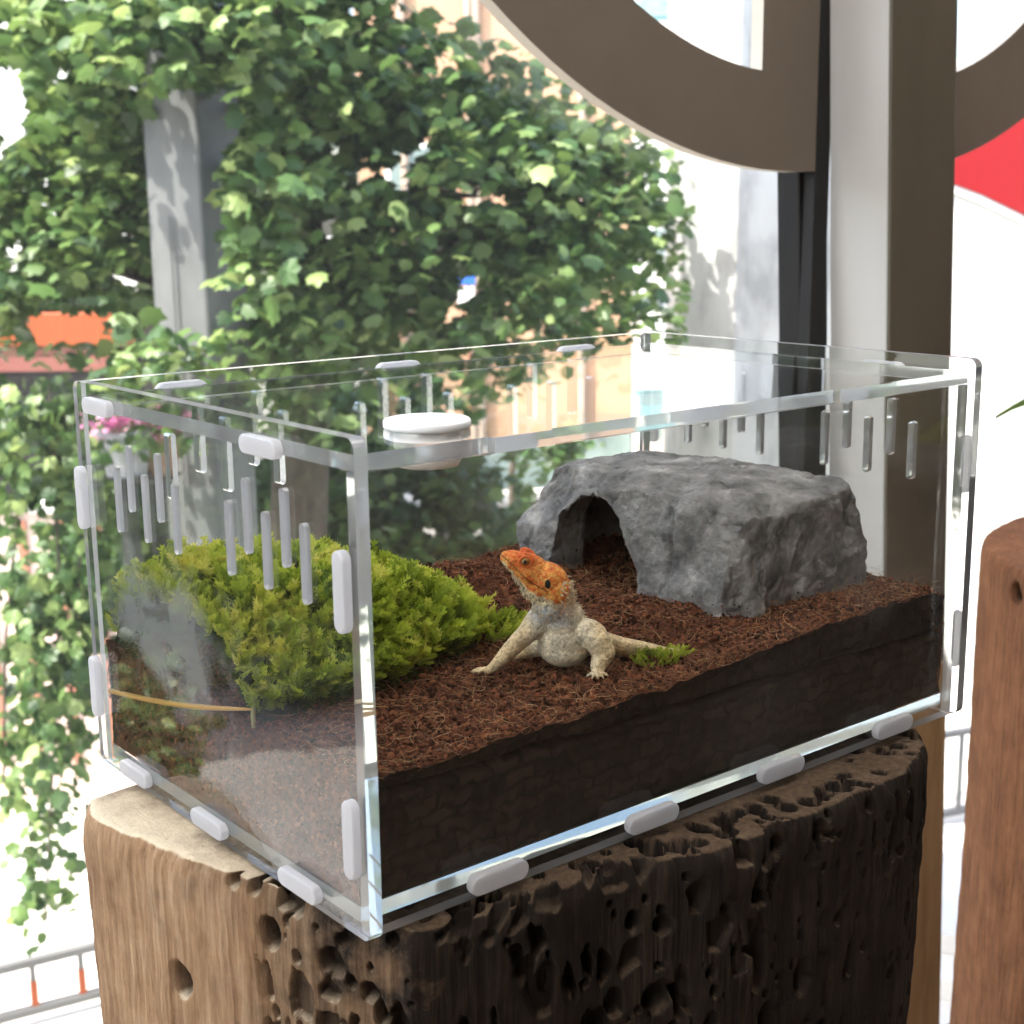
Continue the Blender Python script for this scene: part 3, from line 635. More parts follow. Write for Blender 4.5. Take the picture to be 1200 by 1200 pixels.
# ------------------------------------------------------------------ stumps
def polar_radius(pts, cx, cy):
    a = sorted((math.atan2(y - cy, x - cx), math.hypot(x - cx, y - cy)) for x, y in pts)
    A = np.array([t[0] for t in a]); Rr = np.array([t[1] for t in a])
    return lambda th: np.interp(th, np.r_[A - 2 * np.pi, A, A + 2 * np.pi], np.r_[Rr, Rr, Rr])
def stump(name, cx, cy, rad, zt, zb, a0, a1, na, nz, zdense, worm, seed, mat, label, taper=.03, edge=.004, bored=False):
    """solid log: dense grid on the arc a0..a1 that the camera sees; pits are bored into the mesh"""
    rng = np.random.default_rng(seed); vn = VN(seed)
    th = np.r_[np.linspace(a0, a1, na), np.linspace(a1, a0 + 2 * np.pi, 60)[1:-1]]
    zz = np.r_[np.linspace(zt - .0012, zt - zdense, nz), np.linspace(zt - zdense, zb, 12)[1:]]
    T, Z = np.meshgrid(th, zz)
    rt = rad(th); xs_, ys_ = rt * np.cos(th), rt * np.sin(th)
    us = np.r_[0, np.cumsum(np.hypot(np.diff(xs_), np.diff(ys_)))]; u = np.broadcast_to(us, T.shape)
    base_r = rad(T)
    base_r = base_r + (vn.fbm(T * 2.0, Z * 2.2, 1.0, 3) - .5) * .012 + (vn.fbm(u * 220, Z * 10, 2.0, 4) - .5) * .0012 + (vn.fbm(u * 1100, Z * 60, 3.3, 2) - .5) * .0009 + (vn.fbm(u * 70, Z * 70, 6.3, 3) - .5) * .0016
    base_r = base_r + taper * np.clip((zt - Z) / .8, 0, 1)
    base_r = base_r - edge * np.exp(-(zt - Z) / .0035) * (0.6 + .8 * vn(u * 120, 0.5, 1))
    dep = np.zeros_like(T); 
    top = []
    for (hx_, hy_, pz, pa, pb, pd) in worm(rng):
        hz_ = zt + pz; pu = math.atan2(hy_ - cy, hx_ - cx)
        if pu > a1: pu -= 2 * math.pi
        du = u - np.interp(pu, th, us); dz = Z - hz_
        i0 = (np.abs(du) < pa * 1.6) & (np.abs(dz) < pb * 1.6)
        if not i0.any(): continue
        wob = 1 + .15 * (vn(T * 80, Z * 160, pu * 9) - .5)
        q = np.sqrt((du / pa) ** 2 + (dz / pb) ** 2) * wob
        dd = pd * (1 - smooth01((q - .62) / .40))
        dep = np.maximum(dep, np.where(i0, dd, 0))
    if bored:
        # shipworm galleries: elongated cells with thin ridges left standing between them
        zone = smooth01((u - np.interp(math.atan2(.0565 - cy, -.006 - cx), th, us) + .030 * (vn.fbm(Z * 26, u * 26, 3.0, 3) - .5) + .05 * np.clip(zt - Z - .13, -.2, .1) * -1) / .008)
        for (su, sz, pr, dmin, dmax, sd_) in ((.0098, .0150, .34, .003, .009, 1),):
            r2 = np.random.default_rng(seed * 10 + sd_); G = 128
            jx, jz, jd, js = r2.random((G, G)), r2.random((G, G)), r2.random((G, G)), r2.random((G, G))
            wu = u + .006 * (vn.fbm(u * 55, Z * 30, sd_ + .5, 3) - .5); wz = (zt - Z) + .012 * (vn.fbm(u * 60, Z * 60, sd_ + 4.5, 3) - .5) + .5
            cu, cz = wu / su, wz / sz; iu, iz = np.floor(cu).astype(int), np.floor(cz).astype(int)
            f1 = np.full(T.shape, 9.0); f2 = np.full(T.shape, 9.0); idd = np.zeros(T.shape); ids = np.zeros(T.shape)
            for a in (-1, 0, 1):
                for b_ in (-1, 0, 1):
                    gi, gj = (iu + a) % G, (iz + b_) % G
                    q = np.hypot(cu - (iu + a + .15 + .7 * jx[gi, gj]), cz - (iz + b_ + .15 + .7 * jz[gi, gj])) * (.8 + .5 * js[gi, gj])
                    nw = q < f1; f2 = np.where(nw, f1, np.minimum(f2, q)); idd = np.where(nw, jd[gi, gj], idd); ids = np.where(nw, js[gi, gj], ids); f1 = np.where(nw, q, f1)
            pit = smooth01((f2 - f1 - .10 - .25 * ids) / .16) * smooth01((.85 - f1) / .2)
            dens = vn.fbm(u * 20, Z * 16, sd_ * 3.3, 2)
            on_ = idd < pr * np.clip(.25 + 1.5 * dens, 0, 1.4)
            left_ = .12 + .88 * (1 - smooth01((u - np.interp(-2.0, th, us)) / .10))       # most of it near the left corner
            dep = np.maximum(dep, np.where(on_, pit * (dmin + (dmax - dmin) * ids), 0) * zone * left_)
        r3 = np.random.default_rng(seed + 99); zs_ = -zz
        u_lo = np.interp(math.atan2(.0565 - cy, -.006 - cx), th, us); u_hi = np.interp(a1, th, us)
        for k in range(900):
            hu_ = u_lo + (u_hi - u_lo) * r3.random() ** 1.25 + .004 * r3.normal(); hz_ = -zt + .002 + r3.random() * .30
            a_ = float(np.clip(r3.gamma(3.2, .00062), .0007, .0062)); b_ = a_ * r3.choice([1.0, 1.25, 1.8, 3.2], p=[.42, .28, .18, .12]); dp = min(.009, .0022 + a_ * 1.5) * r3.uniform(.7, 1.2)
            i0, i1 = np.searchsorted(us, (hu_ - 1.6 * a_, hu_ + 1.6 * a_)); j0, j1 = np.searchsorted(zs_, (hz_ - 1.6 * b_, hz_ + 1.6 * b_))
            if i1 - i0 < 2 or j1 - j0 < 2: continue
            sl = (slice(j0, j1), slice(i0, i1)); du = u[sl] - hu_; dz = -Z[sl] - hz_
            q = np.hypot(du / a_, dz / b_) * (1 + .3 * (vn(u[sl] * 300, Z[sl] * 200, k * .37) - .5))
            dep[sl] = np.maximum(dep[sl], dp * (1 - smooth01((q - .74) / .30)) * zone[sl])
        base_r = base_r - zone * (.0008 + .0034 * (vn.fbm(u * 30, Z * 12, 8.8, 3) - .45))
    rr = base_r - dep
    X = cx + rr * np.cos(T); Y = cy + rr * np.sin(T)
    n1, n2 = T.shape
    V = np.stack([X, Y, Z], -1).reshape(-1, 3)
    i, j = np.meshgrid(np.arange(n1 - 1), np.arange(n2), indexing='ij')
    F = np.stack([i * n2 + j, (i + 1) * n2 + j, (i + 1) * n2 + (j + 1) % n2, i * n2 + (j + 1) % n2], -1).reshape(-1, 4)
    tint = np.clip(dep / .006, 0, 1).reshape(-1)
    # top: rings from the rim inwards
    K = 70; s = np.linspace(1, 0, K) ** .8
    r0 = rr[0]
    tv = []; tt = []
    holes = [(rng.uniform(-3.0, a1), rng.uniform(.80, .985), rng.uniform(.0016, .0046)) for _ in range(110)] if bored else []
    for k in range(1, K):
        R2 = r0 * s[k]; x = cx + R2 * np.cos(th); y = cy + R2 * np.sin(th)
        z = zt + (vn.fbm(x * 60, y * 60, 1.5, 3) - .5) * .0016 - .0008
        dh = np.zeros_like(x)
        for (ha, hs, hr) in holes:
            hx = cx + rad(ha) * hs * math.cos(ha); hy = cy + rad(ha) * hs * math.sin(ha)
            q = np.hypot(x - hx, y - hy) / hr
            dh = np.maximum(dh, .007 * (1 - smooth01((q - .7) / .35)))
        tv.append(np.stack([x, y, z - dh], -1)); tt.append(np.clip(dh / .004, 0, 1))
    b = len(V); V = np.concatenate([V] + tv); tint = np.r_[tint, np.concatenate(tt)]
    ring = [np.arange(n2)] + [b + k * n2 + np.arange(n2) for k in range(K - 1)]
    F2 = [np.stack([ring[k], np.roll(ring[k], -1), np.roll(ring[k + 1], -1), ring[k + 1]], -1) for k in range(K - 1)]
    F = np.concatenate([F] + F2)
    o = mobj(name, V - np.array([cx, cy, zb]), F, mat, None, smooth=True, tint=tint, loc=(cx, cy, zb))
    return tag(o, label, 'tree stump')
def woodmat(name, lightc, shadec, split=None):
    """weathered wood: vertical grain, front shade put into the colour, holes darker with depth (tint)"""
    mm, n, l, b = newmat(name)
    tc = n.new("ShaderNodeTexCoord"); mp = n.new("ShaderNodeMapping"); mp.inputs['Scale'].default_value = (1, 1, .07); l.new(tc.outputs['Object'], mp.inputs[0])
    nz = n.new("ShaderNodeTexNoise"); nz.inputs['Scale'].default_value = 330; nz.inputs['Detail'].default_value = 9; nz.inputs['Roughness'].default_value = .68; l.new(mp.outputs[0], nz.inputs[0])
    n2 = n.new("ShaderNodeTexNoise"); n2.inputs['Scale'].default_value = 30; n2.inputs['Detail'].default_value = 9; n2.inputs['Roughness'].default_value = .68; l.new(tc.outputs['Object'], n2.inputs[0])
    mx = n.new("ShaderNodeMix"); mx.inputs[0].default_value = .45; l.new(nz.outputs[0], mx.inputs[2]); l.new(n2.outputs[0], mx.inputs[3])
    r1 = ramp(n, lightc); l.new(mx.outputs[0], r1.inputs[0]); col = r1.outputs[0]
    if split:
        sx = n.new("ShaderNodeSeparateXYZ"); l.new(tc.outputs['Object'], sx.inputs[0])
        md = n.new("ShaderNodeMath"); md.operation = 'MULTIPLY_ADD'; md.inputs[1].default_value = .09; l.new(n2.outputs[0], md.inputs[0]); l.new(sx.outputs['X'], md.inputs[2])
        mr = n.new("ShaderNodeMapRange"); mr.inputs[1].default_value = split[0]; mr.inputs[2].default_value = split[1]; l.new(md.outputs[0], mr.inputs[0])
        # upward faces: less painted shade, daylight painted as cream on the left
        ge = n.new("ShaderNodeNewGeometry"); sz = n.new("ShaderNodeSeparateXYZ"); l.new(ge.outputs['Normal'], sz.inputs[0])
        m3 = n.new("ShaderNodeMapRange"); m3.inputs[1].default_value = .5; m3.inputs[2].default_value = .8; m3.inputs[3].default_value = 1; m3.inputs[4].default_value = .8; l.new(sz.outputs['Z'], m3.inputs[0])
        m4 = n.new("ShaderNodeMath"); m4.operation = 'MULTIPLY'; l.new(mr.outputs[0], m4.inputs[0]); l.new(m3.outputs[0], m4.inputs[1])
        r2 = ramp(n, shadec); l.new(mx.outputs[0], r2.inputs[0])
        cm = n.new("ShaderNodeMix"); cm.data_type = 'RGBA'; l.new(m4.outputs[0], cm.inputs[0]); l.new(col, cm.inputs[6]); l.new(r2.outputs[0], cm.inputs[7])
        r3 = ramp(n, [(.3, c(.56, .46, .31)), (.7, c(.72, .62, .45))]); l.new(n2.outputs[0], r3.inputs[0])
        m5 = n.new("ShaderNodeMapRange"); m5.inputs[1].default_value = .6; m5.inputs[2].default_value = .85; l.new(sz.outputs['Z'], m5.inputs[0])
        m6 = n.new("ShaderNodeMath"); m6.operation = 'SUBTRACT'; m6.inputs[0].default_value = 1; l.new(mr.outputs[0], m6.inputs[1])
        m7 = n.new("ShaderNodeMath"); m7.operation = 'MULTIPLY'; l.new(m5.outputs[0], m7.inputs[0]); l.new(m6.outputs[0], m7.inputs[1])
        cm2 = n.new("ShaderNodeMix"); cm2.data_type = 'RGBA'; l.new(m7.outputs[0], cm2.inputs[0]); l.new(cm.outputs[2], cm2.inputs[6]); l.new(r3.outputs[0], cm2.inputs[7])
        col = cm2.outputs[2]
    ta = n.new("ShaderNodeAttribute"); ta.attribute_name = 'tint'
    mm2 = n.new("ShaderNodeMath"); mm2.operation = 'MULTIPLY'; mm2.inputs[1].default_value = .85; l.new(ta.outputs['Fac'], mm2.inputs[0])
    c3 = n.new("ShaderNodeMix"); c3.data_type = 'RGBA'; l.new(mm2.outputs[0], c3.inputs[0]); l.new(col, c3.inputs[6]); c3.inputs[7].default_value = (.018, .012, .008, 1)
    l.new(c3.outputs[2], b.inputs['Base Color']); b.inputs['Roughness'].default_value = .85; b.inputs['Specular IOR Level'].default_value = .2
    bp = n.new("ShaderNodeBump"); bp.inputs['Strength'].default_value = 1; bp.inputs['Distance'].default_value = .0025; l.new(mx.outputs[0], bp.inputs['Height']); l.new(bp.outputs[0], b.inputs['Normal'])
    return mm
SCX, SCY = .13, .075
outline = [(.001, .160), (-.0205, .1580), (-.0258, .1500), (-.0273, .1400), (-.0267, .1296), (-.0237, .1115), (-.0203, .0921), (-.0150, .0793), (-.0097, .0672), (-.0055, .0555), (-.0028, .0434), (.006, .02), (.015, -.002), (.037, -.008), (.06, -.012), (.082, -.014), (.114, -.019), (.16, -.024), (.197, -.026), (.235, -.023), (.262, -.013), (.277, 0), (.288, .03), (.293, .08), (.28, .15), (.22, .19), (.12, .19), (.05, .17)]
def wormy(rng):
    return [(-.0205, .0935, -.0470, .0064, .0074, .012), (-.027, .12, -.098, .0018, .006, .010), (-.0095, .067, -.0035, .0030, .0026, .008), (-.0065, .0585, -.003, .0024, .0036, .008), (-.0265, .128, -.16, .0030, .006, .01)]
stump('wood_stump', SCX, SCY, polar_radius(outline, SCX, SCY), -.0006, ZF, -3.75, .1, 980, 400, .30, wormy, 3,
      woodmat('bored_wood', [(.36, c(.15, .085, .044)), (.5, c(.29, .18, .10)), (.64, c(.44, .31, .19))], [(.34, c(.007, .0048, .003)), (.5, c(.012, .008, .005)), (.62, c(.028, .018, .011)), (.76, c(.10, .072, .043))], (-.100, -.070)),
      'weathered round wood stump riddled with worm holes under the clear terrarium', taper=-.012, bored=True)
RS = [(.824 + .175 * math.cos(t), .125 + .16 * math.sin(t)) for t in np.linspace(0, 6.2, 16)]
stump('wood_stump', .828, .125, polar_radius(RS, .828, .125), -.036, ZF, 1.9, 4.9, 260, 160, .45, lambda r: [(.669, .194, -.019, .0072, .0078, .014)], 8,
      woodmat('brown_wood', [(.34, c(.075, .030, .012)), (.5, c(.165, .068, .028)), (.66, c(.26, .12, .052))], None), 'smooth brown stump standing at the right edge of the photo', taper=.010, edge=.003)

# ------------------------------------------------------------------ terrarium
L_, H_, T_ = .300, .1503, .0045
Y0, Y1 = 0.0, .1855                       # outer faces of front and back panels
ter = empty('terrarium', (0, 0, 0), 0, 'clear acrylic terrarium with slotted sides standing on the bored stump', 'terrarium')
def rrect(x0, x1, y0, y1, r, n=5):
    p = []
    for (cx, cy, a) in ((x1 - r, y0 + r, -90), (x1 - r, y1 - r, 0), (x0 + r, y1 - r, 90), (x0 + r, y0 + r, 180)):
        for i in range(n + 1):
            t = R_(a + 90 * i / n); p.append((cx + r * math.cos(t), cy + r * math.sin(t)))
    return p
def plate(name, outer, holes, axis, a0, a1, mats, parent):
    """flat sheet with holes, extruded along axis; material 0 on the faces, 1 on the edges"""
    loops = [outer] + holes; co = []; ed = []; lid_ = []
    for lp in loops:
        b = len(co); co += [Vector(p) for p in lp]; n = len(lp); ed += [(b + i, b + (i + 1) % n) for i in range(n)]
    v2, e2, f2, ov, oe, of = geometry.delaunay_2d_cdt(co, ed, [], 0, 1e-7)
    def inside(p, lp):
        r = False; n = len(lp); x, y = p
        for i in range(n):
            xa, ya = lp[i]; xb, yb = lp[(i + 1) % n]
            if (ya > y) != (yb > y) and x < (xb - xa) * (y - ya) / (yb - ya) + xa: r = not r
        return r
    fs = []
    for f in f2:
        cx = sum(v2[i][0] for i in f) / len(f); cy_ = sum(v2[i][1] for i in f) / len(f)
        if inside((cx, cy_), outer) and not any(inside((cx, cy_), h) for h in holes): fs.append(tuple(f))
    n = len(v2); hs_ = {(round(p[0], 6), round(p[1], 6)) for h in holes for p in h}
    mk = lambda p, a: {'x': (a, p[0], p[1]), 'y': (p[0], a, p[1]), 'z': (p[0], p[1], a)}[axis]
    V = [mk(p, a0) for p in v2] + [mk(p, a1) for p in v2]
    F = [f[::-1] for f in fs] + [tuple(n + i for i in f) for f in fs]; mi = [0] * len(F)
    cnt = {}
    for f in fs:
        for i in range(len(f)): cnt.setdefault(frozenset((f[i], f[(i + 1) % len(f)])), []).append((f[i], f[(i + 1) % len(f)]))
    for k, d in cnt.items():
        if len(d) == 1: a, b = d[0]; F.append((a, b, n + b, n + a)); mi.append(2 if (round(v2[a][0], 6), round(v2[a][1], 6)) in hs_ else 1)
    o = mobj(name, V, F, mats, parent, mi=mi)
    bm = bmesh.new(); bm.from_mesh(o.data); bmesh.ops.recalc_face_normals(bm, faces=bm.faces); bm.to_mesh(o.data); bm.free()
    return o
def slot(c_, z0, z1, w_=.0030): return rrect(c_ - w_ / 2, c_ + w_ / 2, z0, z1, w_ / 2 - 1e-5, 5)
ycs = [(.1559, 0), (.1447, 1), (.1330, 0), (.1216, 1), (.1098, 0), (.0722, 0), (.0602, 1), (.0488, 0), (.0372, 1), (.0262, 0)]
sslots = [slot(y, .1066 if hi else .0974, .1309 if hi else .1220) for y, hi in ycs]
side_out = rrect(-.0030, .1888, 0, H_, .0035)
AC = [M['acrylic'], M['edge'], M['frost']]; SH = [M['sheet'], M['acrylic']]
sp1 = plate('side_panel', side_out, sslots, 'x', 0, T_, [M['acrylic'], M['edge'], M['cutlit']], ter)
sp2 = plate('side_panel', side_out, sslots, 'x', L_ - T_, L_, AC, ter)
xb = [(.0380, 0), (.0505, 1), (.0620, 0), (.0742, 1), (.0858, 0), (.1235, 0), (.1353, 1), (.1470, 0), (.1588, 1), (.1705, 0), (.2075, 0), (.2195, 1), (.2315, 0), (.2448, 1), (.2565, 0)]
g_ = .0003
bp_ = plate('back_panel', rrect(T_ + g_, L_ - T_ - g_, 0, H_, .0005, 2), [slot(x, .1100 if hi else .1008, .1364 if hi else .1272) for x, hi in xb], 'y', Y1 - T_, Y1, [M['sheet'], M['edge'], M['frost']], ter)
fp_ = plate('front_panel', rrect(T_ + g_, L_ - T_ - g_, 0, .1400, .0005, 2), [], 'y', Y0, Y0 + T_, [M['sheet'], M['edge'], M['frost']], ter)
DX, DY = .0468, .0275
def circle(cx, cy, r, n=40): return [(cx + r * math.cos(2 * math.pi * i / n), cy + r * math.sin(2 * math.pi * i / n)) for i in range(n)]
lo_ = [(T_ + g_, Y0 + .0002), (.0490, Y0 + .0002), (.0500, Y0 - .0022), (.0725, Y0 - .0022), (.0735, Y0 + .0002), (.2100, Y0 + .0002), (.2110, Y0 - .0022), (.2440, Y0 - .0022), (.2450, Y0 + .0002), (L_ - T_ - g_, Y0 + .0002), (L_ - T_ - g_, Y1 - T_ - g_), (T_ + g_, Y1 - T_ - g_)]
lid = plate('lid', lo_, [circle(DX, DY, .0116)], 'z', .1404, .1452, AC, ter)
fl = plate('floor_panel', rrect(T_ + g_, L_ - T_ - g_, Y0 + T_ + g_, Y1 - T_ - g_, .0005, 2), [], 'z', .0032, .0082, AC, ter)
def tab(axis, a0, a1, c0, c1, d0, d1, parent, mat='tab'):
    """rounded tab end standing proud of a panel"""
    r = min(c1 - c0, d1 - d0) / 2 - 1e-5
    return MB().prism(rrect(c0, c1, d0, d1, r, 6), axis, a0, a1).build('tab', M[mat], parent, smooth=False, bevel=.0006, seg=2)
for par, xa, xb_ in ((sp1, -.0034, -.0002), (sp2, L_ + .0002, L_ + .0034)):
    for (z0, z1) in ((.0945, .1186), (.0197, .0442)):
        tab('x', xa, xb_, -.0006, .0052, z0, z1, par); tab('x', xa, xb_, .1804, .1862, z0, z1, par)
    for yc in (.152, .0935, .0335): tab('x', xa, xb_, yc - .0115, yc + .0115, .0027, .0087, par)
    for yc in ((.163, .045) if par is sp1 else (.045,)): tab('x', xa, xb_, yc - .011, yc + .011, .1398, .1458, par)
for (x0, x1) in ((.0375, .0605), (.1049, .1288), (.1721, .1963), (.2408, .2644)): tab('y', -.0036, -.0002, x0, x1, .0022, .0090, fp_)
for (x0, x1) in ((.0325, .0544), (.1356, .1583), (.2398, .2629)): tab('y', Y1 + .0002, Y1 + .0042, x0, x1, .1392, .1464, bp_, 'backtab')

# pale films that paint reflection haze onto the left and front panels
def hazemat(name, cx, cy_, cz, rx, ry, rz, op, scale):
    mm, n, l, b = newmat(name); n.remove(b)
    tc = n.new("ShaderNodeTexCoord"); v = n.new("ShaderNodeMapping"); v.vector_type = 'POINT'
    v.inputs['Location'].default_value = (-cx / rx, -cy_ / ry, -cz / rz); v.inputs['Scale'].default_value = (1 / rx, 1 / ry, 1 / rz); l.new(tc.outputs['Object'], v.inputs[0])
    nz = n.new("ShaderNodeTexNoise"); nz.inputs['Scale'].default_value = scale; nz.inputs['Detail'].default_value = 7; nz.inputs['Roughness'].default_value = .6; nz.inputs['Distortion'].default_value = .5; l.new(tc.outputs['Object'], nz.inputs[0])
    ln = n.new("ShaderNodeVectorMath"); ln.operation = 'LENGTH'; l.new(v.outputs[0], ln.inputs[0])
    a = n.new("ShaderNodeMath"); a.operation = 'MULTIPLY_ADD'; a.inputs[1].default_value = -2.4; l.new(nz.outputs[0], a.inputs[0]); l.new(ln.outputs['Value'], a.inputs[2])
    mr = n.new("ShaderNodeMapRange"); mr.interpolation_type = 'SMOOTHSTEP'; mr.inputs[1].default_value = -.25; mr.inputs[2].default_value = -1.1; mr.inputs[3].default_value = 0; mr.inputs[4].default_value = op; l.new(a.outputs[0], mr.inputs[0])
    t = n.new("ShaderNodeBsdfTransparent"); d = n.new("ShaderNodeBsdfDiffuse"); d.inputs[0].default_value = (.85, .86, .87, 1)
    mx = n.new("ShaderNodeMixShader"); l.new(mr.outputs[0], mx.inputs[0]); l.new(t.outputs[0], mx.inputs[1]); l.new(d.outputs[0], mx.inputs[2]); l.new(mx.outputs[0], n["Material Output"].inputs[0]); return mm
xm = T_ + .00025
tag(mobj('reflection_haze', [(xm, .008, .012), (xm, .178, .012), (xm, .178, .136), (xm, .008, .136)], [(0, 1, 2, 3)], hazemat('haze_side', xm, .128, .066, 1, .062, .036, .32, 42), sp1), kind='stuff')
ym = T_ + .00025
tag(mobj('reflection_haze', [(.01, ym, .012), (.29, ym, .012), (.29, ym, .136), (.01, ym, .136)], [(0, 3, 2, 1)], hazemat('haze_front', .243, ym, .068, .036, 1, .028, .09, 30), fp_), kind='stuff')

# round white feeding dish hung in the lid
dish = empty('feeding_dish', (DX, DY, .1453), 0, 'round white plastic dish set in the lid near the front corner', 'dish')
MB().lathe([(.0108, .0), (.0132, .0), (.0136, .0006), (.0136, .0022), (.0132, .0027), (.0112, .0027), (.0107, .0022), (.0104, .0)], 48).build('rim', M['plastic'], dish, smooth=True)
MB().lathe([(.0104, .0022), (.0108, -.0002), (.0105, -.0098), (.0096, -.0117), (0.0001, -.0120), (.0001, -.0110), (.0090, -.0107), (.0097, -.0095), (.0099, .0022), (.0104, .0022)], 48).build('cup', M['plastic'], dish, smooth=True)

# ------------------------------------------------------------------ soil
vs = VN(17)
def hsoil(x, y):
    x = np.asarray(x, float); y = np.asarray(y, float)
    f = np.interp(x, [0, .05, .138, .233, .30], [.0465, .0462, .0480, .0535, .0525])
    f = f + .0035 * np.clip((y - .03) / .12, 0, 1)
    f = f + .006 * np.exp(-((x - .150) ** 2 / .022 ** 2 + (y - .158) ** 2 / .02 ** 2)) - .003 * np.exp(-((x - .20) ** 2 / .02 ** 2 + (y - .115) ** 2 / .03 ** 2))
    f = f - .007 * smooth01((x - .200) / .01) * smooth01((y - .088) / .006) * (1 - smooth01((y - .148) / .006)) * (1 - smooth01((x - .275) / .008))
    return f + (vs.fbm(x * 70, y * 70, 0.3, 3) - .5) * .005 + (vs.fbm(x * 330, y * 330, 1.3, 3) - .5) * .0030
sx0, sx1, sy0, sy1, sz0 = T_ + .0006, L_ - T_ - .0006, T_ + .0006, Y1 - T_ - .0006, .0085
NX, NY = 300, 186
gx, gy = np.meshgrid(np.linspace(sx0, sx1, NX), np.linspace(sy0, sy1, NY), indexing='ij')
gz = hsoil(gx, gy)
V = [np.stack([gx, gy, gz], -1).reshape(-1, 3)]
i, j = np.meshgrid(np.arange(NX - 1), np.arange(NY - 1), indexing='ij')
F = [np.stack([i * NY + j, (i + 1) * NY + j, (i + 1) * NY + j + 1, i * NY + j + 1], -1).reshape(-1, 4)]
nv = NX * NY
def side(edge_idx, nrm, seed):
    """wall of the soil under one edge of the top, roughened inwards"""
    global nv
    E = V[0][edge_idx]; K = 46; n = len(E)
    t = np.linspace(0, 1, K)[:, None]
    z = E[None, :, 2] * (1 - t) + sz0 * t
    x = np.repeat(E[None, :, 0], K, 0); y = np.repeat(E[None, :, 1], K, 0)
    s = x + y
    dpt = (vs.fbm(s * 260, z * 260, seed, 3)) * .0020 * np.minimum(1, t * 12) * np.minimum(1, (1 - t) * 6 + .2)
    if seed == 1.0:                                               # groove for the dark line across the front wall
        zs = np.interp(x, [.02, .05, .295], [.041, .0400, .0352]) + (vs.fbm(x * 40, 0.0, 5.0, 3) - .5) * .003
        dpt = dpt + .0035 * np.exp(-((z - zs) / .0012) ** 2)
    x = x - nrm[0] * dpt; y = y - nrm[1] * dpt
    V.append(np.stack([x, y, z], -1).reshape(-1, 3))
    a, b = np.meshgrid(np.arange(K - 1), np.arange(n - 1), indexing='ij')
    F.append(np.stack([nv + a * n + b, nv + a * n + b + 1, nv + (a + 1) * n + b + 1, nv + (a + 1) * n + b], -1).reshape(-1, 4)); nv += K * n
side(np.arange(NX) * NY, (0, -1), 1.0); side(np.arange(NX) * NY + NY - 1, (0, 1), 2.0); side(np.arange(NY), (-1, 0), 3.0); side((NX - 1) * NY + np.arange(NY), (1, 0), 4.0)
nf_ = [len(f_) for f_ in F]
soil = mobj('soil', np.concatenate(V), np.concatenate(F), [M['soil'], M['soilshade']], None, smooth=True, mi=np.r_[np.zeros(nf_[0], int), np.ones(nf_[1], int), np.zeros(sum(nf_[2:]), int)])
tag(soil, 'reddish brown peat soil filling the bottom of the terrarium', 'soil', kind='stuff')
# crumbs and coir hairs
rng = np.random.default_rng(2)
ICO = bmesh.new(); bmesh.ops.create_icosphere(ICO, subdivisions=1, radius=1)
IV = np.array([v.co[:] for v in ICO.verts]); IF = np.array([[v.index for v in f.verts] for f in ICO.faces]); ICO.free()
def crumbs(P, s, name, mat, parent):
    n = len(P)
    J = IV[None] * rng.uniform(.55, 1.25, (n, len(IV), 1)) * rng.uniform(.6, 1.4, (n, 1, 3)) * s[:, None, None] + P[:, None]
    Fq = IF[None] + (np.arange(n) * len(IV))[:, None, None]
    return tag(mobj(name, J.reshape(-1, 3), Fq.reshape(-1, 3), mat, parent, tint=np.repeat(rng.random(n), len(IV))), kind='stuff')
n = 26000
x = rng.uniform(sx0 + .001, sx1 - .001, n); y = sy0 + .001 + rng.random(n) ** 1.15 * (sy1 - sy0 - .002)
s = rng.gamma(2.6, .00014, n) + .00025; s = np.minimum(s, .0016)
P = np.stack([x, y, hsoil(x, y) + s * rng.uniform(-.2, .6, n)], -1)
ne = 1500
ex = np.concatenate([np.stack([np.full(ne, sx1 - .0004), rng.uniform(sy0, sy1, ne), rng.uniform(.012, .053, ne)], -1), np.stack([np.full(ne, sx0 + .0006), rng.uniform(sy0, sy1, ne), rng.uniform(.012, .050, ne)], -1)])
crumbs(np.concatenate([P, ex]), np.r_[s, rng.uniform(.0003, .0009, len(ex))], 'soil_crumbs', M['crumb'], soil)
def hairs(n, region, name, rad, lo, hi, lift, parent):
    V = []; F = []; T = []; b = 0; K = 8
    for k in range(n):
        x, y = region(); a = rng.uniform(0, 6.28); L = rng.uniform(lo, hi); st = L / K; cu = rng.normal(0, .55)
        p = np.array([x, y, float(hsoil(x, y)) + lift * rng.random()]); dz = rng.normal(.15, .35)
        R0 = rad * rng.uniform(.6, 1.5); t = rng.random()
        for q in range(K + 1):
            pr = R0 * (1 - .75 * q / K); side_ = np.array([-math.sin(a), math.cos(a), 0])
            V += [p + side_ * pr, p - side_ * pr * .5 + np.array([0, 0, pr * .87]), p - side_ * pr * .5 - np.array([0, 0, pr * .87])]; T += [t] * 3
            a += cu * .5 + rng.normal(0, .25); dz = dz * .8 + rng.normal(0, .16)
            p = p + np.array([math.cos(a) * st, math.sin(a) * st, dz * st])
            p[0] = min(max(p[0], sx0), sx1); p[1] = min(max(p[1], sy0), sy1)
            hh = float(np.interp(p[0], [0, .05, .138, .233, .30], [.0465, .0462, .0480, .0535, .0525])); p[2] = max(p[2], hh - .001)
            if q:
                for e in range(3):
                    F.append((b + (q - 1) * 3 + e, b + (q - 1) * 3 + (e + 1) % 3, b + q * 3 + (e + 1) % 3, b + q * 3 + e))
        b += 3 * (K + 1)
    return tag(mobj(name, np.array(V), np.array(F), M['fibre'], parent, tint=T), kind='stuff')
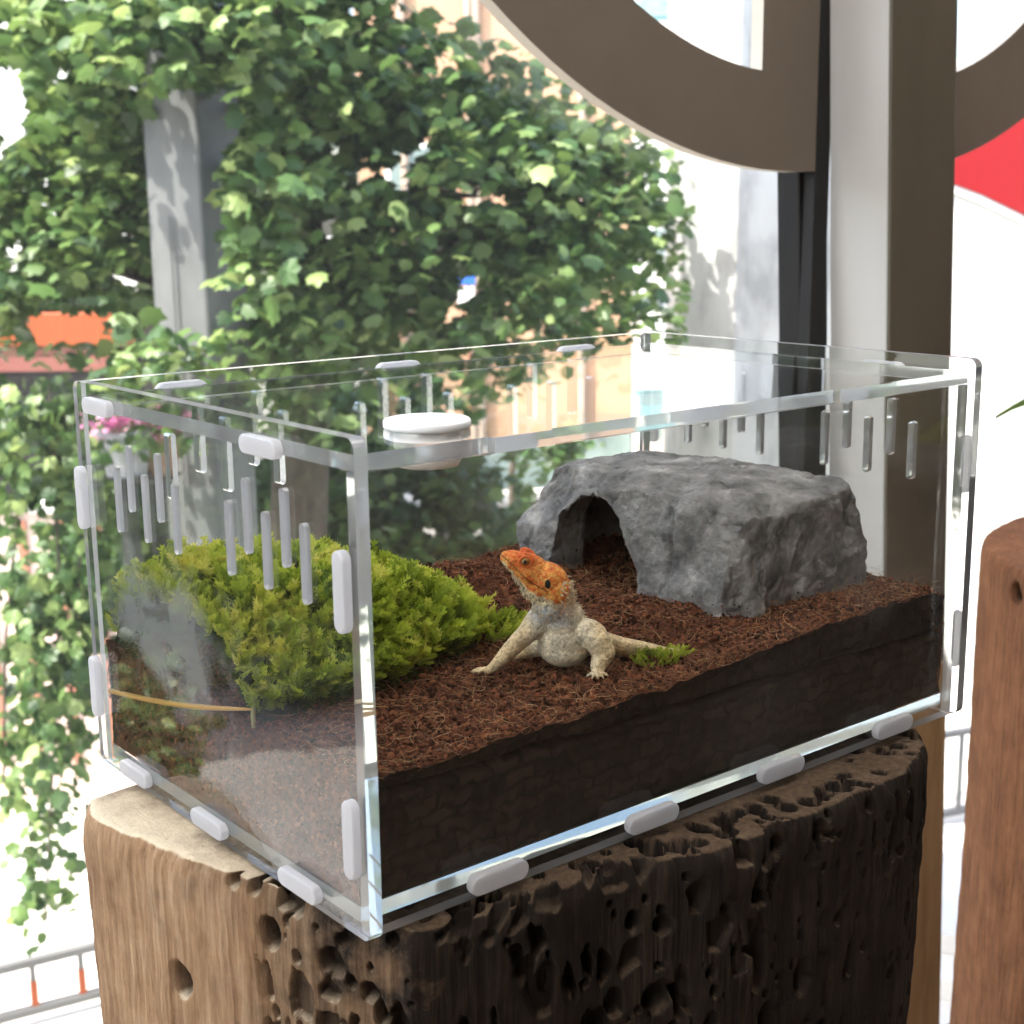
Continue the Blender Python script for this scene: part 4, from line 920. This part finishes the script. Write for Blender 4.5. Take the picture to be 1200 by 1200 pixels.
hairs(4200, lambda: (rng.uniform(sx0, sx1), sy0 + rng.random() ** 1.3 * (sy1 - sy0)), 'coir_fibres', .00011, .003, .014, .0022, soil)

# ------------------------------------------------------------------ moss
def hmoss(x, y):
    e_ = np.interp(x, [0, .05, .085, .105, .125], [1, .93, .72, .35, 0]); y0 = np.interp(x, [0, .05, .12], [.060, .062, .074])
    f = smooth01((y - y0) / .035) * (1 - smooth01((y - .158) / .022))
    return .028 * e_ * f * (.82 + .36 * vs.fbm(np.asarray(x) * 45, np.asarray(y) * 45, 6.0, 2))
def frond(rng):
    """one feathery shoot along +y, unit length"""
    V = []; F = []; K = 9; bend = rng.uniform(.05, .35); tw = rng.normal(0, .2)
    def pos(t): return np.array([tw * t * t, t * (1 - .2 * bend * t), -bend * t * t + .25 * t])
    for k in range(K):
        t = .12 + .88 * k / (K - 1); p = pos(t); ll = (.30 * (1 - .55 * t) + .05) * rng.uniform(.8, 1.2)
        for sd_ in (-1, 1):
            for lift in (.35, -.15):
                a = rng.uniform(.5, .95); d = np.array([sd_ * math.sin(a), math.cos(a), lift + rng.normal(0, .12)]); d /= np.linalg.norm(d)
                q = np.cross(d, [0, .2, 1]); q /= np.linalg.norm(q); w_ = .045
                b = len(V); V += [p, p + d * ll * .5 + q * w_, p + d * ll, p + d * ll * .5 - q * w_]; F += [(b, b + 1, b + 2), (b, b + 2, b + 3)]
    b = len(V); p = pos(1.0); V += [p + np.array([-.05, 0, 0]), p + np.array([.05, 0, 0]), p + np.array([0, .2, .02])]; F.append((b, b + 1, b + 2))
    return np.array(V), np.array(F)
frng = np.random.default_rng(77)
FR = [frond(frng) for _ in range(5)]
def moss(name, P, N, s, label, tmul=1.0, parent=None):
    Vs = []; Fs = []; Ts = []; b = 0
    for p, nrm, sz in zip(P, N, s):
        v, f = FR[frng.integers(5)]
        az = frng.uniform(0, 6.28); d = nrm + np.array([math.cos(az), math.sin(az), 0]) * frng.uniform(.3, 1.0); d /= np.linalg.norm(d)
        sid = np.cross(d, nrm + np.array([.01, .02, 0])); sid /= np.linalg.norm(sid) + 1e-9; up = np.cross(sid, d)
        Vs.append((v[:, 0:1] * sid + v[:, 1:2] * d + v[:, 2:3] * up) * sz + p); Fs.append(f + b); b += len(v)
        hgt = v[:, 1]
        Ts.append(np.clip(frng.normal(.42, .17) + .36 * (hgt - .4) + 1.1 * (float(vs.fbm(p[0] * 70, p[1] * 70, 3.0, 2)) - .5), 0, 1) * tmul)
    o = mobj(name, np.concatenate(Vs), np.concatenate(Fs), M['moss'], parent, tint=np.concatenate(Ts)); return tag(o, label, 'moss' if label else None, kind='stuff')
n = 3900
x = frng.uniform(.0075, .122, n * 2); y = frng.uniform(.05, .174, n * 2); hm = hmoss(x, y)
k_ = hm > .0025; x, y, hm = x[k_][:n], y[k_][:n], hm[k_][:n]
e = .001
Nm = np.stack([-(hmoss(x + e, y) - hmoss(x - e, y)) / (2 * e) * .8, -(hmoss(x, y + e) - hmoss(x, y - e)) / (2 * e) * .8, np.ones(len(x))], -1); Nm[:, 0] = np.where(x < .02, Nm[:, 0] - .4, Nm[:, 0]); Nm /= np.linalg.norm(Nm, axis=1)[:, None]
P = np.stack([x, y, hsoil(x, y) + hm * frng.uniform(.75, 1.0, len(x))], -1)
sz = frng.uniform(.006, .015, len(x)); sz = np.where(x < .02, np.minimum(sz, .0095), sz)
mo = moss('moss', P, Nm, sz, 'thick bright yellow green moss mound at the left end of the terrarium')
v_ = mo.data.vertices; co = np.empty(len(v_) * 3, np.float32); v_.foreach_get('co', co); co = co.reshape(-1, 3); co[:, 0] = np.maximum(co[:, 0], T_ + .0004); co[:, 1] = np.clip(co[:, 1], sy0, sy1); v_.foreach_set('co', co.ravel())
gx, gy = np.meshgrid(np.linspace(.0062, .124, 100), np.linspace(.046, .176, 100), indexing='ij')
gz = hsoil(gx, gy) + hmoss(gx, gy) * .8 - .0012
i, j = np.meshgrid(np.arange(99), np.arange(99), indexing='ij')
tag(mobj('moss_bed', np.stack([gx, gy, gz], -1).reshape(-1, 3), np.stack([i * 100 + j, (i + 1) * 100 + j, (i + 1) * 100 + j + 1, i * 100 + j + 1], -1).reshape(-1, 4), M['mossbase'], mo, smooth=True), kind='stuff')
def clump(cx, cy, rx, ry, n, h, label, smin=.004, smax=.008, tm=.8):
    a = frng.uniform(0, 6.28, n); q = np.sqrt(frng.random(n)); x = cx + rx * q * np.cos(a); y = cy + ry * q * np.sin(a)
    z = hsoil(x, y) + h * (1 - q ** 2) * frng.uniform(.4, 1, n); N = np.stack([np.cos(a) * q * .6, np.sin(a) * q * .6, np.ones(n)], -1)
    return moss('moss', np.stack([x, y, z], -1), N, frng.uniform(smin, smax, n), label, tm)
clump(.118, .088, .014, .010, 150, .006, 'small moss tuft on the soil just behind the lizard')
clump(.149, .026, .012, .005, 90, .001, 'thin green moss patch under the outstretched hind leg', .003, .005, .6)
# straw and twig by the left panel
pts = [(.0066, .181 - .10 * t, .0385 + .010 * t + .004 * math.sin(t * 3) + .0) for t in np.linspace(0, 1, 14)]
tag(MB().tube([(T_ + .0008, .1800 - .1130 * t, .0300 + .0235 * t - .002 * math.sin(t * 3)) for t in np.linspace(0, 1, 14)], [.0010] * 10 + [.0009, .0008, .0006, .0004], 8).build('straw', M['straw'], None, smooth=True), 'long orange straw pressed against the left panel below the moss', 'straw')
tag(MB().tube([(T_ + .0012, .0665, .047), (T_ + .0012, .067, .051), (T_ + .0016, .0668, .0555), (T_ + .002, .067, .0600)], [.0008, .0009, .0007, .0004], 6).build('twig', M['twig'], None, smooth=True), 'tiny upright twig on the soil below the moss at the left panel', 'twig')

# ------------------------------------------------------------------ rock hide
def remesh(name, blobs, voxel, smooth_it, mat, parent=None, cut=None):
    """one continuous surface from overlapping solids"""
    V = []; F = []; b = 0
    ic = bmesh.new(); bmesh.ops.create_icosphere(ic, subdivisions=3, radius=1); v0 = np.array([v.co[:] for v in ic.verts]); f0 = np.array([[v.index for v in f.verts] for f in ic.faces]); ic.free()
    for (cc, rr, rot, ex) in blobs:
        v = v0.copy()
        if ex: v = np.sign(v) * np.abs(v) ** 1.0; v = v / (np.abs(v) ** ex).sum(1)[:, None] ** (1 / ex)
        v = v * np.array(rr)
        if rot is not None: v = v @ np.array(rot.to_3x3()).T
        V.append(v + np.array(cc)); F.append(f0 + b); b += len(v)
    o = mobj(name + '_raw', np.concatenate(V), np.concatenate(F), mat)
    md = o.modifiers.new('r', 'REMESH'); md.mode = 'VOXEL'; md.voxel_size = voxel
    if smooth_it: ms = o.modifiers.new('s', 'SMOOTH'); ms.iterations = smooth_it; ms.factor = .5
    if cut:
        mb_ = o.modifiers.new('b', 'BOOLEAN'); mb_.operation = 'DIFFERENCE'; mb_.object = cut; mb_.solver = 'EXACT'
        m2 = o.modifiers.new('r2', 'REMESH'); m2.mode = 'VOXEL'; m2.voxel_size = voxel
        m3 = o.modifiers.new('s2', 'SMOOTH'); m3.iterations = 2; m3.factor = .5
    bpy.context.view_layer.update()
    me = bpy.data.meshes.new_from_object(o.evaluated_get(bpy.context.evaluated_depsgraph_get()))
    bpy.data.objects.remove(o)
    me.name = name; r = bpy.data.objects.new(name, me); COL.objects.link(r)
    if parent: r.parent = parent
    me.polygons.foreach_set('use_smooth', np.ones(len(me.polygons), dtype=bool))
    return r
def get_co(me):
    a = np.empty(len(me.vertices) * 3, np.float32); me.vertices.foreach_get('co', a); return a.reshape(-1, 3).astype(float)
def get_no(me):
    a = np.empty(len(me.vertices) * 3, np.float32); me.vertices.foreach_get('normal', a); return a.reshape(-1, 3).astype(float)
arch = []
for (y_, z_) in ((.1470, .040), (.1455, .060), (.1425, .0770), (.1360, .0868), (.1260, .0900), (.1150, .0880), (.1050, .0815), (.0970, .0700), (.0920, .0580), (.0895, .040)): arch.append((y_, z_))
cut = MB().prism(arch, 'x', .17, .222).box(.2195, .277, .066, .158, .0405, .0885).build('cut', M['rock'])
rm_ = cut.modifiers.new('r', 'REMESH'); rm_.mode = 'VOXEL'; rm_.voxel_size = .0012
RK = [((.2425, .104, .068), (.0435, .0675, .0305), None, 7), ((.222, .152, .070), (.026, .026, .022), None, 3.5), ((.272, .054, .084), (.0165, .022, .0125), None, 3), ((.255, .05, .068), (.032, .016, .028), None, 4),
      ((.243, .105, .094), (.036, .058, .0062), None, 3), ((.208, .062, .062), (.0125, .030, .024), None, 3)]
rock = remesh('rock_hide', RK, .00085, 3, M['rock'], None, cut)
bpy.data.objects.remove(cut)
co = get_co(rock.data); vr = VN(23)
wv = np.stack([vr.fbm(co[:, 0] * 45, co[:, 1] * 45, co[:, 2] * 45 + k, 3) - .5 for k in (0, 9, 18)], -1) * .006
for nn_, pt_ in (((-1, 0, .10), (.1990, .05, .06)), ((0, -1, .10), (.25, .0350, .06)), ((.06, .04, 1), (.22, .09, .1015)), ((-.75, .15, .66), (.2060, .15, .0935)), ((-.2, .8, .5), (.22, .163, .09)), ((.9, -.3, .25), (.2845, .05, .08)), ((.2, -.8, .5), (.255, .0385, .0990)), ((-.55, -.8, .05), (.2020, .0400, .06)), ((-.75, .15, .5), (.2010, .08, .0975))):
    nn_ = np.array(nn_, float); nn_ /= np.linalg.norm(nn_); dd_ = np.maximum(0, ((co + wv) - np.array(pt_)) @ nn_); co = co - nn_ * dd_[:, None]
rock.data.vertices.foreach_set('co', co.astype(np.float32).ravel()); rock.data.update(); no = get_no(rock.data)
d = (vr.fbm(co[:, 0] * 38, co[:, 1] * 38, co[:, 2] * 38, 3) - .5) * .0042 + (vr.fbm(co[:, 0] * 130, co[:, 1] * 130, co[:, 2] * 90, 4) - .5) * .0028 + (vr.fbm(co[:, 0] * 420, co[:, 1] * 420, co[:, 2] * 300, 2) - .5) * .0012
rid = np.abs(vr.fbm(co[:, 0] * 60 + 9, co[:, 1] * 60, co[:, 2] * 25, 3) - .5); d -= .0009 * np.exp(-(rid / .02) ** 2)
inner = (co[:, 0] > .215) & (co[:, 0] < .278) & (co[:, 1] > .064) & (co[:, 1] < .160) & (co[:, 2] < .0895); d = np.where(inner, d * .3, d)
co = co + no * d[:, None]; co[:, 0] = np.minimum(co[:, 0], .2935); co[:, 1] = np.minimum(co[:, 1], .1795)
rock.data.vertices.foreach_set('co', co.astype(np.float32).ravel()); rock.data.update()
kk = np.where(co[:, 2] < .0585)[0]; kk = rng.choice(kk, 700); ro = co[kk] + no[kk] * .0004
crumbs(ro, rng.uniform(.00025, .0007, len(kk)), 'soil_crumbs', M['crumb'], soil)
tag(rock, 'grey stone hide with an arched cave opening on the soil at right', 'rock hide')

# ------------------------------------------------------------------ lizard
K1 = .001
lx, ly = .1099, .0409
lz = float(hsoil(lx, ly)) + .0004
lizard = empty('lizard', (lx, ly, lz), ANG, 'bearded lizard with orange head raised and pale spiny body on the soil', 'lizard')
lizard.scale = (1.03, 1.03, 1.06)
blb = []
def sph(p, r): blb.append((np.array(p) * K1, np.full(3, r) * K1, None, 0))
def chain(pts):
    for (p, r), (q, s) in zip(pts[:-1], pts[1:]):
        p, q = np.array(p, float), np.array(q, float); L = np.linalg.norm(q - p); k = max(2, int(L / (min(r, s) * .55)))
        for t in np.linspace(0, 1, k + 1): sph(p + (q - p) * t, r + (s - r) * t)
def ell(p, rr, ry=0, rz=0):
    blb.append((np.array(p) * K1, np.array(rr) * K1, Matrix.Rotation(R_(rz), 4, 'Z') @ Matrix.Rotation(R_(ry), 4, 'Y'), 0))
ell((3.5, 8, 7.0), (9.6, 13, 6.9)); ell((3.2, 4.5, 11), (9.2, 9.5, 9.5), -8); ell((2.8, 2.5, 17.0), (8.0, 7.2, 8.0), -12)
ell((11, 17, 7), (8.5, 10, 6.5), 0, 25)
chain([((2.4, 2, 19), 6.6), ((2.0, 1.2, 24), 5.4), ((1.5, .6, 28), 5.4)])
HA = 23                                                     # the head points left and up
HD = R_(8); PX, PZ = 3.0, 27.0
def hrot(x, z, sg=1):
    """turn about the nape: the head is lifted a little further"""
    ca_, sa_ = math.cos(sg * HD), math.sin(sg * HD); dx, dz = x - PX, z - PZ
    return PX + dx * ca_ + dz * sa_, PZ - dx * sa_ + dz * ca_
def hell(p, rr, ry=0): x_, z_ = hrot(p[0], p[2]); ell((x_, p[1], z_), rr, ry + 8)
hell((-2.5, 0, 31.0), (7.2, 6.8, 6.2), HA); hell((-8.5, 0, 33.3), (7.6, 5.7, 5.7), HA); hell((-14, 0, 35.6), (5.8, 4.2, 3.9), HA); hell((-17.2, 0, 36.8), (2.9, 2.8, 2.5), HA)
hell((-10.6, -3.3, 38.5), (3.2, 1.7, 1.8), HA); hell((-10.6, 3.3, 38.5), (3.2, 1.7, 1.8), HA)          # brow ridges
hell((.8, -3.9, 28.6), (4.4, 3.2, 4.0), 20); hell((.8, 3.9, 28.6), (4.4, 3.2, 4.0), 20)                # cheeks
hell((-5.8, -.2, 27.2), (6.8, 4.8, 4.6), 42); hell((-1.4, -.8, 22.2), (6.3, 5.8, 4.6), 28)               # throat and beard
def paw(c_, dirs, r0=.62, ln=4.2):
    for (dx, dy), l in dirs:
        d_ = np.array([dx, dy, 0.]); d_ /= np.linalg.norm(d_); c0 = np.array(c_, float)
        chain([(c0, r0 * 1.5), (c0 + d_ * l * .45 + np.array([0, 0, .55]), r0), (c0 + d_ * l * .8 + np.array([0, 0, .15]), r0 * .85), (c0 + d_ * l + np.array([0, 0, -.35]), r0 * .45)])
chain([((-5, 1.5, 17.5), 5.0), ((-9.5, .8, 13.2), 3.6), ((-15, 0, 8.2), 3.0), ((-19.5, -.6, 3.6), 2.2), ((-22, -.8, 1.4), 1.7), ((-23.6, -1, .9), 1.4)])
paw((-23.4, -1, .9), [((-1, -.75), 4.0), ((-1, -.35), 5.2), ((-1, .05), 5.6), ((-1, .45), 4.8), ((-.5, .9), 3.4)])
chain([((10, 0, 14), 4.6), ((14.8, -1.5, 10.5), 4.3), ((17, -1.8, 7.0), 4.0), ((15, -4.2, 3.6), 2.9), ((14.4, -6, 1.6), 2.1)])
paw((14.4, -6.4, 1.2), [((-1, -.55), 4.4), ((-.5, -1), 4.6), ((.0, -1), 4.8), ((.5, -1), 4.5), ((1, -.5), 4.2)])
chain([((13, 15, 6.5), 5.4), ((19, 13.5, 5.4), 4.1), ((25, 14.5, 4.2), 3.1), ((32, 16.5, 3.0), 2.3), ((38, 18.5, 1.7), 1.5), ((41, 19.2, 1.0), 1.15)])
paw((40.6, 19.2, .9), [((1, .5), 3.6), ((1, .16), 6.0), ((1, -.15), 5.2), ((.9, -.55), 3.4)], .5)
chain([((-3, 13, 6), 4.2), ((-9.5, 13.5, 3.2), 2.5), ((-13, 14, 1.4), 1.6)])
paw((-13.4, 14, 1.1), [((-1, -.5), 4.4), ((-1, -.1), 5.2), ((-1, .3), 4.6), ((-.7, .8), 3.4)], .55)
chain([((10, 22, 5), 4.6), ((6, 36, 2.8), 3.0), ((0, 52, 1.6), 1.8), ((-6, 66, .8), .5)])   # the tail lies behind the body
body = remesh('body', blb, .00034, 3, None, lizard)
def lizmat():
    mm, n, l, b = newmat('lizard_scales')
    a = n.new("ShaderNodeAttribute"); a.attribute_name = 'skin'
    tc = n.new("ShaderNodeTexCoord")
    vo = n.new("ShaderNodeTexVoronoi"); vo.inputs['Scale'].default_value = 1050; l.new(tc.outputs['Object'], vo.inputs[0])
    r = ramp(n, [(.0, (1.18, 1.18, 1.18)), (.55, (.95, .95, .95)), (.9, (.42, .40, .38))]); l.new(vo.outputs[0], r.inputs[0])
    # voronoi distance grows to the scale's rim
    mx = n.new("ShaderNodeMix"); mx.data_type = 'RGBA'; mx.blend_type = 'MULTIPLY'; mx.inputs[0].default_value = .6; l.new(a.outputs['Color'], mx.inputs[6]); l.new(r.outputs[0], mx.inputs[7])
    l.new(mx.outputs[2], b.inputs['Base Color']); b.inputs['Roughness'].default_value = .6; b.inputs['Specular IOR Level'].default_value = .3
    bp = n.new("ShaderNodeBump"); bp.invert = True; bp.inputs['Strength'].default_value = .8; bp.inputs['Distance'].default_value = .00042; l.new(vo.outputs[0], bp.inputs['Height']); l.new(bp.outputs[0], b.inputs['Normal'])
    return mm
M['liz'] = lizmat()
body.data.materials.clear(); body.data.materials.append(M['liz'])
q = get_co(body.data) / K1
hx_, hz_ = hrot(q[:, 0], q[:, 2], -1)
vl = VN(41)
n1 = vl.fbm(q[:, 0] * .35, q[:, 1] * .35, q[:, 2] * .35, 3)[:, None]; n2 = vl.fbm(q[:, 0] * 1.1, q[:, 1] * 1.1, q[:, 2] * 1.1, 2)[:, None]
colr = np.array([.86, .75, .54]) * (.62 + .75 * n1)
limb = np.clip((np.abs(q[:, 0] - 2.5) - 9) / 4, 0, 1)[:, None]; colr = colr * (1 - limb) + np.array([.80, .62, .36]) * (.65 + .6 * n1) * limb
colr = colr * (1 - .22 * (n2 > .60))
ca, sa = math.cos(R_(HA)), math.sin(R_(HA))
hu = -(hx_ * ca) + hz_ * sa; hv = hx_ * sa + hz_ * ca           # head axes: along the snout, across
headm = smooth01((hu - 5.5) / 2.5) * smooth01((hv - 15.5) / 2.0)
jaw = hv - np.interp(hu, [6, 18.8, 30.5], [23.6, 21.8, 25.4])                  # above 0: orange head, below: pale throat
up_ = smooth01((jaw + .5 + 2.0 * (n2[:, 0] - .5)) / 1.2)
orange = np.where(n2 > .50, np.array([[.72, .17, .03]]), np.array([[.82, .38, .08]])) * (.75 + .5 * n1)
eyed = np.exp(-(((hx_ + 11) ** 2 + (hz_ - 38.8) ** 2) / 20)); orange = orange * (1 - eyed[:, None] * .75) + np.array([.62, .07, .015]) * eyed[:, None] * .75
yel = np.array([.76, .66, .40]) * (.8 + .45 * n1)
hd = orange * up_[:, None] + yel * (1 - up_[:, None])
spots = (vl.fbm(hu * 1.5, hv * .8, q[:, 1] * .8, 2) > .53) & (jaw < -.4)
hd = np.where(spots[:, None], hd * .22, hd)
colr = colr * (1 - headm[:, None]) + hd * headm[:, None]
bm_ = np.exp(-(((q[:, 0] + .6) / 7.6) ** 4 + ((q[:, 2] - 20.6 + .12 * q[:, 0]) / 3.6) ** 4)) * (q[:, 1] < 4)
colr = colr * (1 - bm_[:, None] * .95) + (np.array([.50, .52, .54]) * (.55 + .9 * n2)) * bm_[:, None] * .95
mth = hv - np.interp(hu, [13, 20, 31], [25.6, 24.9, 27.2])
colr = np.where(((np.abs(mth) < .26) & (hu > 13.5) & (headm > .6))[:, None], colr * .3, colr)
fade = smooth01((hv - 17) / 5) * smooth01((hu + 1.5) / 9) * (1 - headm) * (q[:, 0] < 9) * (n2[:, 0] * 1.3)
colr = colr * (1 - .75 * np.clip(fade, 0, 1)[:, None]) + np.array([.74, .34, .10]) * .75 * np.clip(fade, 0, 1)[:, None]
at_ = body.data.attributes.new('skin', 'FLOAT_COLOR', 'POINT'); at_.data.foreach_set('color', np.c_[np.clip(colr, 0, 1), np.ones(len(colr))].astype(np.float32).ravel())
# eye, ear, spines
def nearest_surface(x, z, ysign=-1):
    k = np.where((np.abs(q[:, 0] - x) < .7) & (np.abs(q[:, 2] - z) < .7))[0]
    return q[k[np.argmin(q[k, 1] * -ysign)], 1] if len(k) else ysign * 5
EX, EZ = hrot(-11.4, 37.5); AX_, AZ_ = hrot(-3.0, 31.4)
for sgn in (-1, 1):
    ys = nearest_surface(EX, EZ, sgn)
    ic = bmesh.new(); bmesh.ops.create_icosphere(ic, subdivisions=3, radius=1)
    ev = np.array([v.co[:] for v in ic.verts]); ef = np.array([[v.index for v in f.verts] for f in ic.faces]); ic.free()
    eye = mobj('eye', ev * np.array([1.6, 1.0, 1.45]) * K1 + np.array([EX, ys - sgn * .15, EZ]) * K1, ef, pmat('eye_iris', [(.3, c(.30, .12, .02)), (.7, c(.45, .22, .05))], 900, .12, spec=.8), lizard, smooth=True)
    mobj('pupil', ev * np.array([.75, .55, .75]) * K1 + np.array([EX - .1, ys + sgn * .50, EZ + .05]) * K1, ef, M['rubber'], eye, smooth=True)
    MB().tube([(( EX + 2.0 * math.cos(t)) * K1, (ys + sgn * .15) * K1, (EZ + 1.8 * math.sin(t)) * K1) for t in np.linspace(0, 6.29, 20)], .42 * K1, 6).build('eyelid', pmat('eyelid', [(0, c(.62, .10, .02)), (1, c(.72, .2, .04))], 700, .6), eye, smooth=True)
    ye = nearest_surface(AX_, AZ_, sgn)
    mobj('ear_hole', ev * np.array([1.0, .5, 1.55]) * K1 + np.array([AX_, ye - sgn * .1, AZ_]) * K1, ef, M['rubber'], lizard, smooth=True)
sn = get_no(body.data)
sp = MB(); rng = np.random.default_rng(9)
def spine(i, ln, rad):
    p = q[i] * K1; nn = Vector(sn[i]); t = (nn + Vector((.55, 0, -.35))).normalized()
    sp.tube([p - np.array(nn) * .0002, Vector(p) + t * ln * K1 * .55, Vector(p) + t * ln * K1], [rad * K1, rad * .6 * K1, .05 * K1], 5)
k = np.where((np.abs(jaw + 1.6) < 1.5) & (hu > 8) & (hu < 27) & (headm > .3))[0]
for i in rng.choice(k, min(190, len(k)), replace=False): spine(i, rng.uniform(.7, 1.5), .34)
k = np.where((bm_ > .4))[0]
for i in rng.choice(k, min(90, len(k)), replace=False): spine(i, rng.uniform(.5, 1.1), .32)
k = np.where((q[:, 0] > 2.2) & (q[:, 0] < 7.5) & (q[:, 2] > 24) & (q[:, 2] < 33))[0]
for i in rng.choice(k, min(60, len(k)), replace=False): spine(i, rng.uniform(.8, 1.6), .38)
k = np.where((sn[:, 0] > .55) & (q[:, 2] > 12) & (q[:, 2] < 26) & (q[:, 0] > 6))[0]
for i in rng.choice(k, min(70, len(k)), replace=False): spine(i, rng.uniform(.6, 1.3), .34)
tag(sp.build('spines', pmat('pale_spines', [(0, c(.45, .36, .22)), (1, c(.62, .52, .36))], 300, .6), lizard), kind='stuff')

# ------------------------------------------------------------------ potted plant on the right stump: one leaf tip reaches into the picture
pr, pd_ = .475, .985
pp = S(pr, pd_, -.0352)
plant = empty('potted_plant', pp, ANG, 'small potted plant whose narrow green leaf tip shows at right edge', 'plant')
MB().lathe([(0, 0), (.032, 0), (.042, .095), (.046, .095), (.046, .107), (.040, .107), (.038, .09), (0, .09)], 24).build('pot', M['terracotta'], plant)
gl = leafmat('plant_leaf', [(0, c(.07, .13, .03)), (1, c(.12, .20, .05))], attr=False)
for k, (az, ln, hh) in enumerate(((R_(178), .138, .036), (R_(60), .12, .13), (R_(300), .12, .12), (R_(110), .1, .15), (R_(20), .13, .1), (R_(240), .09, .12))):
    v = []; f = []
    for i in range(13):
        t = i / 12; rr_ = ln * t; z = .098 + hh * 4 * t * (1 - t * (.78 if k else .97)) * .62; wv = (.008 if k else .009) * math.sin(math.pi * min(1, t * .93 + .07)) + .0006
        c0 = Vector((math.cos(az) * rr_, math.sin(az) * rr_, z)); s_ = Vector((-math.sin(az), math.cos(az), .25 if k else 1.3)).normalized() * wv
        v += [c0 - s_, c0 + Vector((0, 0, -.002)), c0 + s_]
        if i: b = 3 * i; f += [(b - 3, b - 2, b + 1, b), (b - 2, b - 1, b + 2, b + 1)]
    mobj('leaf', np.array(v), np.array(f), gl, plant, smooth=True)
